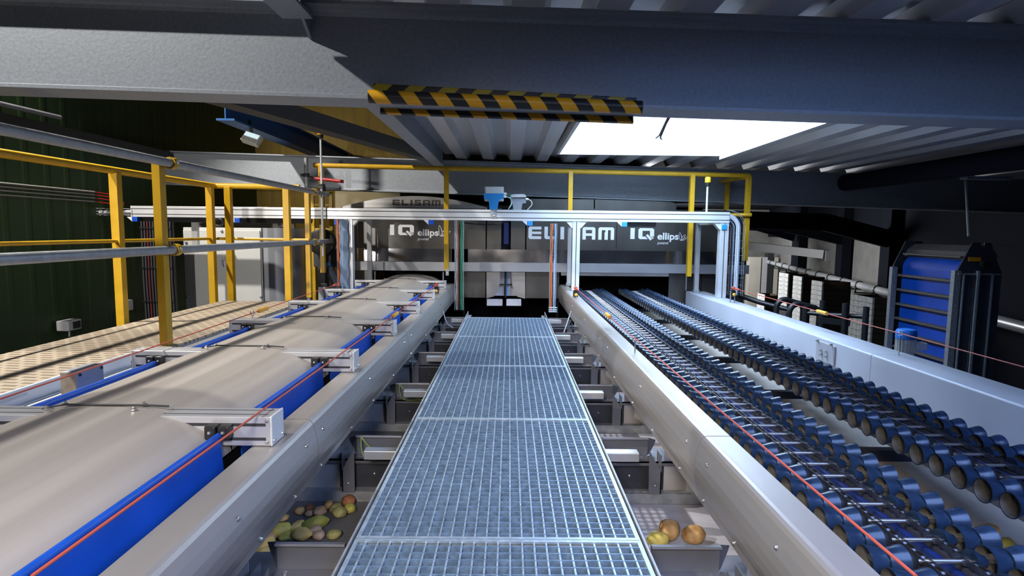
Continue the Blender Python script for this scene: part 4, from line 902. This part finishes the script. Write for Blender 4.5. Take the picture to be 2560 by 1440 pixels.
for px, y0, y1, Y, lab in ((1716,690,720,7.0,'thin upright rod before the right side cover'),(937,676,704,6.95,'thin upright rod left of the last rubber cover'),(1108,676,706,6.95,'thin upright rod right of the last rubber cover')):
    a, b = at(px,y0,Y=Y), at(px,y1,Y=Y); tag(MB().tube([(a.x,Y,.37),(a.x,Y,b.z-.03)], .010, 8).build('support_rod', M['chrome'], smooth=50), lab, 'rod', 'thin rods before the machine mouths')

# ================================================================== LEFT BACK: cabinets
a = at(455,568,Y=6.9)
cbt = T('control_cabinet', 'large white enamel control cabinet behind the yellow railing', 'cabinet', (-3.4,6.9,-2.5))
xm = at(652,600,Y=6.9).x; zc_ = a.z
bx('body', M['white'], cbt, a.x, xm, 6.92, 7.4, -2.5, zc_, bevel=.006)
x5 = at(578,600,Y=6.9).x
for x0, x1 in ((a.x+.008, xm-.01),): bx('door', M['white'], cbt, x0, x1, 6.90, 6.918, -2.4, zc_-.03, bevel=.005)
for px, py in ((555,578),(466,606),(470,742),(653,742)):
    p = at(px,py,Y=6.9); MB().dome((p.x,6.90,p.z), .018, 'Y', -1, 10).build('knob', M['chrome'], cbt, smooth=50)
p = at(560,648,Y=6.9); hd_ = bx('latch', M['lgrey'], cbt, p.x-.02, p.x+.02, 6.885, 6.90, p.z-.02, p.z+.03, bevel=.004); MB().tube([(p.x-.01,6.88,p.z),(p.x-.015,6.87,p.z-.05),(p.x-.005,6.87,p.z-.09)], .006, 6).build('key', M['chrome'], hd_)
xt0, xt1 = at(655,600,Y=6.9).x, at(738,600,Y=6.9).x
tag(MB().prism([(xt0,7.35),(xt0,6.93)]+[(xt0+(xt1-xt0)*(.15+.85*math.sin(q)), 6.93+.42*(1-math.cos(q))) for q in [PI/2*k/10 for k in range(11)]], 'Z', -2.5, zc_+.002).build('rounded_cabinet', M['cabgrey'], smooth=30), 'tall blue grey cabinet with a rounded corner beside the white control cabinet', 'cabinet')
p0, p1 = at(462,560,Y=8.4), at(735,560,Y=8.4)
struct(bx('wall_panel', M['cream'], None, p0.x, p1.x, 8.4, 8.45, -2.5, 1.13))
p0, p1 = at(838,500,Y=9.7), at(1000,500,Y=9.7); struct(bx('wall_panel', M['cream'], None, p0.x, p1.x, 9.7, 9.75, .3, 1.8))
for px, lab in ((547,'black wheel on top of the white control cabinet'),(707,'dark lifting eye on top of the rounded grey cabinet')):
    p = at(px,560,Y=7.05); tag(MB().tube([(p.x+.05*math.cos(t),7.05,zc_+.062+.045*math.sin(t)) for t in [2*PI*k/16 for k in range(16)]], .018, 8, closed=True).build('lifting_ring', M['black'], smooth=60), lab, 'ring', 'rings on the cabinets')
vt = T('vertical_cable_tray', 'dark upright cable tray with grey and red cables left of the white control cabinet', 'cable tray', (-4.0,6.3,-1))
a, b = at(350,700,Y=6.35), at(428,700,Y=6.35)
bx('back_plate', M['dark'], vt, a.x, b.x, 6.42, 6.45, -2.0, .93)
for k in range(11):
    x = a.x+(b.x-a.x)*(k+.5)/11; m = 'dred' if k in (2,7) else ('trayd' if k % 3 else 'dark')
    MB().tube([(x,6.40,-2.0),(x+.01,6.40,-.5),(x-.005,6.40,.3),(x,6.40,.93)], .011, 7).build('cable', M[m], vt, smooth=60)
for z in (.05,.42,.85): bx('cable_strap', M['black'], vt, a.x, b.x, 6.38, 6.387, z, z+.015)
# things on the green wall
p = at(155,812,X=-4.43); s = T('wall_sensor', 'small grey box with a dark window low on the green wall', 'sensor', (-4.43,p.y,p.z))
bx('body', M['lgrey'], s, -4.42, -4.30, p.y-.09, p.y+.09, p.z-.05, p.z+.05, bevel=.008); bx('window', M['black'], s, -4.30, -4.297, p.y-.03, p.y+.07, p.z-.035, p.z+.035); MB().tube([(-4.36,p.y,p.z-.05),(-4.38,p.y+.02,p.z-.12)], .008, 6).build('cable', M['lgrey'], s)
p = at(310,763,X=-4.43); tag(bx('junction_box', M['white'], None, -4.43, -4.36, p.y-.06, p.y+.06, p.z-.06, p.z+.06, bevel=.008), 'small pale junction box on the green wall behind the first yellow post', 'box')
for k, (ya, yb, lab) in enumerate(((460,480,'topmost of the four pale conduits on the green wall'),(471,487,'second of the four pale conduits from the top'),(482,495,'third of the four pale conduits from the top'),(493,504,'lowest of the four pale conduits on the green wall'))):
    p, e = at(-200,ya-18,X=-4.4), at(236,yb,X=-4.4)
    tag(MB().tube([(-4.4,p.y,e.z+.002),(-4.4,e.y,e.z)], .0095, 8).build('conduit', M['conc'], smooth=60), lab, 'conduit', 'conduits on the green wall')
    e2 = at(322,506+k*3,X=-4.2); tag(MB().tube([(-4.4,e.y,e.z),(-4.38,e.y+.2,e.z-.01),(-4.25,e2.y,e2.z)], .006, 7).build('loose_cable', M['redp'], smooth=60), 'red cable leaving the '+('topmost','second','third','lowest')[k]+' pale conduit', 'cable', 'red cables at the conduit ends')
# round black reel, yellow ladder frame and small drive behind the railing corner
p = at(806,605,Y=6.95); rl = T('hose_reel', 'round black reel behind the yellow post at the left end of the machine', 'reel', tuple(p))
MB().lathe([(-.06,0),(-.06,.13),(-.05,.155),(.05,.155),(.06,.13),(.06,0)], p, 'Y', 24).build('drum', M['black'], rl, smooth=40)
MB().lathe([(-.068,0),(-.068,.05),(-.06,.05)], p, 'Y', 12).build('hub', M['dark'], rl)
bx('stand', M['dark'], rl, p.x-.09, p.x+.09, p.y+.08, p.y+.12, p.z-.6, p.z+.05)
a = at(782,520,Y=7.3); b = at(828,520,Y=7.3)
yl = T('yellow_ladder', 'small yellow ladder cage behind the amber beacon pole', 'ladder', (a.x,7.3,0))
for x in (a.x, b.x): bx('stile', M['yellow'], yl, x-.02, x+.02, 7.28, 7.32, -.2, at(782,480,Y=7.3).z)
for k in range(5): bx('rung', M['yellow'], yl, a.x, b.x, 7.29, 7.31, .55+.15*k, .575+.15*k)
a, b = at(783,622,Y=7.05), at(845,668,Y=7.05); tag(bx('drive_box', M['trayd'], None, a.x, b.x, 7.05, 7.3, b.z, a.z, bevel=.006), 'dark grey drive box under the round black reel', 'box')
a = at(835,690,Y=6.9); t = T('drive_motor', 'small dark slanted gear motor low behind the left gantry post', 'motor', tuple(a))
MB().tube([a+Vector((-.06,0,.10)), a+Vector((.03,0,-.10))], .05, 14).build('motor_body', M['trayd'], t, smooth=40); MB().tube([a+Vector((-.065,0,.11)), a+Vector((-.08,0,.15))], .045, 14).build('motor_cap', M['blueb'], t, smooth=40)
bx('stand', M['dark'], t, a.x-.02, a.x+.10, a.y-.03, a.y+.05, -.9, a.z-.08)
a, b = at(735,738,Y=5.42), at(752,752,Y=5.42); t = T('limit_switch', 'black limit switch on the left end of the fifth cross bar', 'switch', tuple(a))
bx('body', M['black'], t, -1.76, -1.70, 5.40, 5.45, .31, .36, bevel=.004); bx('bracket', M['galv'], t, -1.765, -1.70, 5.39, 5.395, .10, .33); MB().tube([(-1.72,5.39,.31),(-1.70,5.37,.24),(-1.735,5.37,.14)], .005, 6).build('cable', M['black'], t, smooth=60)

# ================================================================== PULL CORDS
def cord(lab, p0, p1, sleeve, eyes, eye_lab, zb):
    t = T('pull_line', lab, 'pull cord', tuple(p0), 'red pull cords'); d = (p1-p0).normalized()
    MB().tube([p0, p1], .0031, 8).build('cord', M['red'], t, smooth=60)
    if sleeve:
        c = p0 + d*((sleeve-p0).dot(d)); MB().tube([c-d*.07, c-d*.065, c+d*.065, c+d*.07], [.006,.014,.014,.006], 12).build('sleeve', M['spring'], t, smooth=40)
    MB().tube([p1-d*.10, p1-d*.09, p1-d*.01, p1], [.005,.011,.011,.006], 10).build('end_grip', M['red'], t, smooth=40)
    for e, z in eyes:
        c = p0 + d*((e-p0).dot(d)); eb = T('eye_bolt', eye_lab, 'eye bolt', (c.x,c.y,z), 'eye bolts holding the red cords')
        MB().tube([c+Vector((.013*math.cos(q),0,.013*math.sin(q))) for q in [2*PI*k/12 for k in range(12)]], .003, 6, closed=True).build('eye', M['chrome'], eb, smooth=60)
        MB().tube([(c.x,c.y,z),(c.x,c.y,c.z-.013)], .0038, 8).build('shank', M['chrome'], eb, smooth=60)
def pull_switch(lab, p, zb, cable=None, side=0):
    t = T('pull_switch', lab, 'switch', (p.x,p.y,zb), 'pull cord switches')
    bx('body', M['black'], t, p.x-.022, p.x+.022, p.y+.0, p.y+.05, p.z-.085, p.z-.02, bevel=.005)
    MB().lathe([(0,0),(0,.014),(-.014,.017),(-.024,.011),(-.026,0)], (p.x,p.y,p.z-.062), 'Y', 12).build('reset_knob', M['spring'], t, smooth=40)
    MB().lathe([(-.03,0),(-.03,.016),(.02,.018),(.03,.010),(.03,0)], (p.x,p.y+.02,p.z), 'Y', 12).build('head', M['red'], t, smooth=40)
    MB().box(p.x-.028,p.x-.018,p.y+.02,p.y+.03,zb,p.z-.03).box(p.x+.016,p.x+.024,p.y+.02,p.y+.03,zb,p.z-.03).build('stand', M['galv'], t)
    if cable: MB().tube(sm([Vector((p.x,p.y+.02,p.z-.085))]+cable), .006, 8).build('cable', M['cabgrey'], t, smooth=60)
e = at(633,783,Y=3.56); xk = e.x
cord('red pull cord running along the platform side of the rubber covers', at(0,998,X=xk), at(842,711,X=xk-.01), at(660,770,X=xk), [(e,.312)], 'eye bolt on the left end of the third cross bar', 0)
pull_switch('pull switch of the platform side cord beside the left cable ladder', at(846,711,Y=6.22), .08)
e = at(972,786,Y=3.55); xk = e.x
p1 = at(1090,713,Y=5.86)
cord('red pull cord running diagonally over the right ends of the cross bars', at(80,1440,X=xk), p1, at(988,778,X=xk), [(e,.312)], 'eye bolt on the right end of the third cross bar', 0)
pull_switch('pull switch on the left guard with a grey cable dropping to the tray', p1+Vector((.0,.03,0)), .222, [Vector((p1.x+.05,p1.y-.05,.16)),Vector((p1.x+.13,p1.y-.25,-.02)),Vector((p1.x+.2,p1.y-.3,-.07))])
e = at(1577,834,Y=at(1577,882,Z=.222).y); xk = at(1577,882,Z=.222).x; e.x = xk
p1 = at(1441,722,X=xk)
cord('red pull cord running over the roller lane beside the right guard', at(2290,1440,X=xk+.04), p1, at(1515,782,X=xk), [(e,.222)], 'eye bolt standing on the right folded guard', 0)
pull_switch('pull switch on the right guard at the foot of the gantry post', p1+Vector((0,.03,0)), .222, [Vector((p1.x-.06,p1.y-.1,.10)),Vector((p1.x-.12,p1.y-.25,-.02)),Vector((p1.x-.14,p1.y-.28,-.07))])
b = at(2250,890,Z=.157); xk = b.x; e = at(2251,832,X=xk)
p1 = at(1838,722,X=xk)
cord('red pull cord running above the pale right side wall', at(2620,934,X=xk), p1, at(2055,786,X=xk), [(e,.157)], 'eye bolt on the pale right side wall before the gear motor', 0)
pull_switch('pull switch on the pale side wall at the wide cable ladder', p1+Vector((0,.03,0)), .157)

# ================================================================== POTATOES
def pmat(n, c, c2, sc=9): return mat(n, c, .62, 0., .3, sc, .12, 45, col2=c2)
PM = dict(tan=pmat('tan_potato', (.66,.36,.11), (.86,.54,.21)), yel=pmat('yellow_potato', (.74,.47,.11), (.92,.64,.22)), grn=pmat('green_potato', (.33,.33,.04), (.54,.50,.12)),
 dgr=pmat('dull_green_potato', (.22,.22,.06), (.42,.38,.16)), brn=pmat('brown_potato', (.22,.075,.025), (.40,.17,.07)), pnk=pmat('pinkish_potato', (.66,.34,.16), (.86,.53,.29)), gry=pmat('greyish_potato', (.36,.25,.18), (.54,.42,.33)),
 rus=pmat('russet_potato', (.26,.11,.03), (.66,.40,.15), 14), ylg=pmat('yellow_green_potato', (.52,.44,.05), (.76,.60,.16)))
def potato(px, py, w, asp, ang, m, lab, zf, lump=.10, seed=0, Y=None, z=None, group=None):
    """w: long size in metres; ang: turn of the long axis on the floor"""
    rng = random.Random(seed+int(px*7+py)); p = at(px, py, Z=zf+w*asp*.42) if z is None else at(px, py, Z=z)
    bm = bmesh.new(); bmesh.ops.create_icosphere(bm, subdivisions=4, radius=1); off = Vector((rng.uniform(0,50),rng.uniform(0,50),rng.uniform(0,50)))
    for v in bm.verts:
        n = v.co.normalized(); d = 1 + lump*noise.noise(n*1.3+off)*1.6 + lump*.35*noise.noise(n*3.1+off) - .03*max(0, noise.noise(n*6+off)-.3)
        c = n*d; v.co = (c.x*w/2, c.y*w*asp/2, c.z*w*asp*.46)
    bm.transform(Matrix.Rotation(ang, 4, 'Z') @ Matrix.Rotation(rng.uniform(-.12,.12), 4, 'Y'))
    zmin = min(v.co.z for v in bm.verts)
    me = bpy.data.meshes.new('potato'); bm.to_mesh(me); bm.free(); me.shade_smooth(); me.materials.append(PM[m])
    o = bpy.data.objects.new('potato', me); COL.objects.link(o); o.location = (p.x, p.y, (zf-zmin) if z is None else p.z)
    return tag(o, lab, 'potato', group)
def L(x, y): return 600+x/3.2733, 1000+y/3.2733
GRP = 'potatoes in the left tray'
for (x, y, w, asp, ang, m, lab) in (
 (490,910,.056,.80,.3,'tan','small tan potato farthest left of the back row in the left tray'),
 (568,884,.052,.85,.9,'brn','small brown potato behind the small oval one in the left tray'),
 (570,930,.052,.78,.5,'pnk','small pinkish potato touching the large tan oval in the left tray'),
 (655,912,.088,.70,1.0,'pnk','large pinkish oval potato in the middle of the left tray'),
 (728,858,.056,.78,1.3,'tan','single small tan oval potato at the back of the left tray'),
 (890,825,.082,.82,.2,'brn','dark brown round potato at the far back of the left tray'),
 (788,885,.074,.80,.6,'dgr','mottled green grey potato partly behind the round green one'),
 (815,925,.082,.86,.2,'dgr','round green potato with dark spots before the mottled one in the left tray'),
 (900,893,.064,.95,.2,'grn','round green potato farthest right in the left tray'),
 (620,1005,.140,.52,.35,'grn','long bright green potato, the largest in the left tray'),
 (475,1033,.092,.58,1.0,'yel','smooth yellow oval potato left of the long green one'),
 (503,1102,.108,.66,.1,'yel','large knobbly yellow potato behind the nearest scoop'),
 (615,1068,.072,.75,.3,'gry','greyish lilac potato just below the long green one'),
 (645,1110,.070,.78,-.4,'gry','greyish wrinkled potato behind the nearest scoop edge'),
 (770,1105,.078,.72,.2,'dgr','dull green knobbly potato alone at the right of the left tray'),
 (362,970,.056,.70,.8,'tan','small pale tan potato close under the left guard edge'),
 (340,1070,.108,.72,.3,'ylg','big yellow green potato at the left of the left tray'),
 (375,1118,.072,.62,.4,'grn','small green potato squeezed below the big yellow green one')):
    px, py = L(x, y); potato(px, py, w*.75, asp, ang, m, lab, FZ, group=GRP)
for (x, y, w, asp, ang, m, lab) in ((220,1180,.090,.72,.9,'yel','upper pale yellow potato in the gap beside the nearest scoop wing'),(250,1123,.062,.75,.3,'pnk','speckled pink potato at the top of the gap beside the scoop wing'),(170,1205,.062,.75,.5,'tan','tan potato half under the guard in the gap beside the scoop wing'),(180,1258,.080,.72,.4,'yel','lower yellow potato in the gap beside the nearest scoop wing'),(125,1312,.080,.75,.7,'pnk','lowest pinkish potato in the gap under the left guard')):
    px, py = L(x, y); potato(px, py, w*.75, asp, ang, m, lab, FZ, group=GRP)
def L8(x, y): return 1400+x/3.2733, 1000+y/3.2733
for (x, y, w, asp, ang, m, lab) in ((895,1068,.118,.80,1.1,'rus','large russet potato standing at the back in the right tray'),(1093,1105,.108,.78,.2,'rus','scabby golden russet potato at the right in the right tray'),(802,1150,.100,.66,.0,'ylg','pale green oval potato at the front of the right tray')):
    px, py = L8(x, y); potato(px, py, w*.88, asp, ang, m, lab, FZ, group='potatoes in the right tray')
for (px, py, w, m, lab) in ((2472,1330,.075,'yel','yellow potato half hidden between the roller lanes at the right edge'),(2515,1362,.06,'grn','small green potato between the roller lanes at the right edge')):
    potato(px, py, w, .7, .4, m, lab, -.115, group='potatoes between the roller lanes')

# ================================================================== LIGHT
def lamp(name, kind, loc, col, e, target=None, **k):
    d = bpy.data.lights.new(name, kind); d.color = col; d.energy = e
    for a, b in k.items(): setattr(d, a, b)
    o = bpy.data.objects.new(name, d); COL.objects.link(o); o.location = loc
    if target: o.rotation_euler = (Vector(target)-Vector(loc)).to_track_quat('-Z', 'Y').to_euler()
    return o
lamp('left_bay_floodlight', 'SPOT', (-4.30,.5,4.2), (1.0,.96,.90), 950, (-1.75,2.4,1.15), spot_size=math.radians(62), spot_blend=.4, shadow_soft_size=.06)
lamp('second_floodlight', 'SPOT', (-4.32,4.2,4.2), (1.0,.93,.84), 1150, (-2.1,5.2,.3), spot_size=math.radians(86), spot_blend=.35, shadow_soft_size=.06)
lamp('rear_floodlight', 'SPOT', (-.3,-.7,1.5), (1.0,.89,.77), 280, (-.1,2.0,-.35), spot_size=math.radians(66), spot_blend=.5, shadow_soft_size=.25)
lamp('platform_floodlight', 'SPOT', (-3.25,.7,1.10), (1.0,.95,.88), 330, (-3.3,6.9,.45), spot_size=math.radians(36), spot_blend=.4, shadow_soft_size=.05)
lamp('bay_lamp', 'SPOT', (-3.6,7.75,2.25), (1.0,.85,.5), 90, (-2.6,10.4,1.7), spot_size=math.radians(95), spot_blend=.8, shadow_soft_size=.1)
lamp('hall_daylight', 'AREA', (3.1,14.5,.9), (.95,.97,1.0), 230, (6.6,11.4,-.7), size=2.0)
lamp('hall_daylight_far', 'AREA', (6.0,20.5,1.2), (.95,.97,1.0), 280, (8,23.5,-.8), size=2.0)
w = bpy.data.worlds.new('world'); SC.world = w; w.use_nodes = True
bg = w.node_tree.nodes['Background']; bg.inputs[0].default_value = (.45,.55,.8,1); bg.inputs[1].default_value = .035
# ------------------------------------------------------------------ finish
for o in bpy.data.objects:
    if '_o' in o: del o['_o']
SC.view_settings.view_transform = 'Standard'; SC.view_settings.look = 'None'; SC.view_settings.gamma = 1; SC.view_settings.use_curve_mapping = False
SC.view_settings.exposure = 0.0
SC.cycles.max_bounces = 6; SC.cycles.diffuse_bounces = 3; SC.cycles.glossy_bounces = 4; SC.cycles.caustics_reflective = False; SC.cycles.caustics_refractive = False
SC.cycles.use_denoising = True
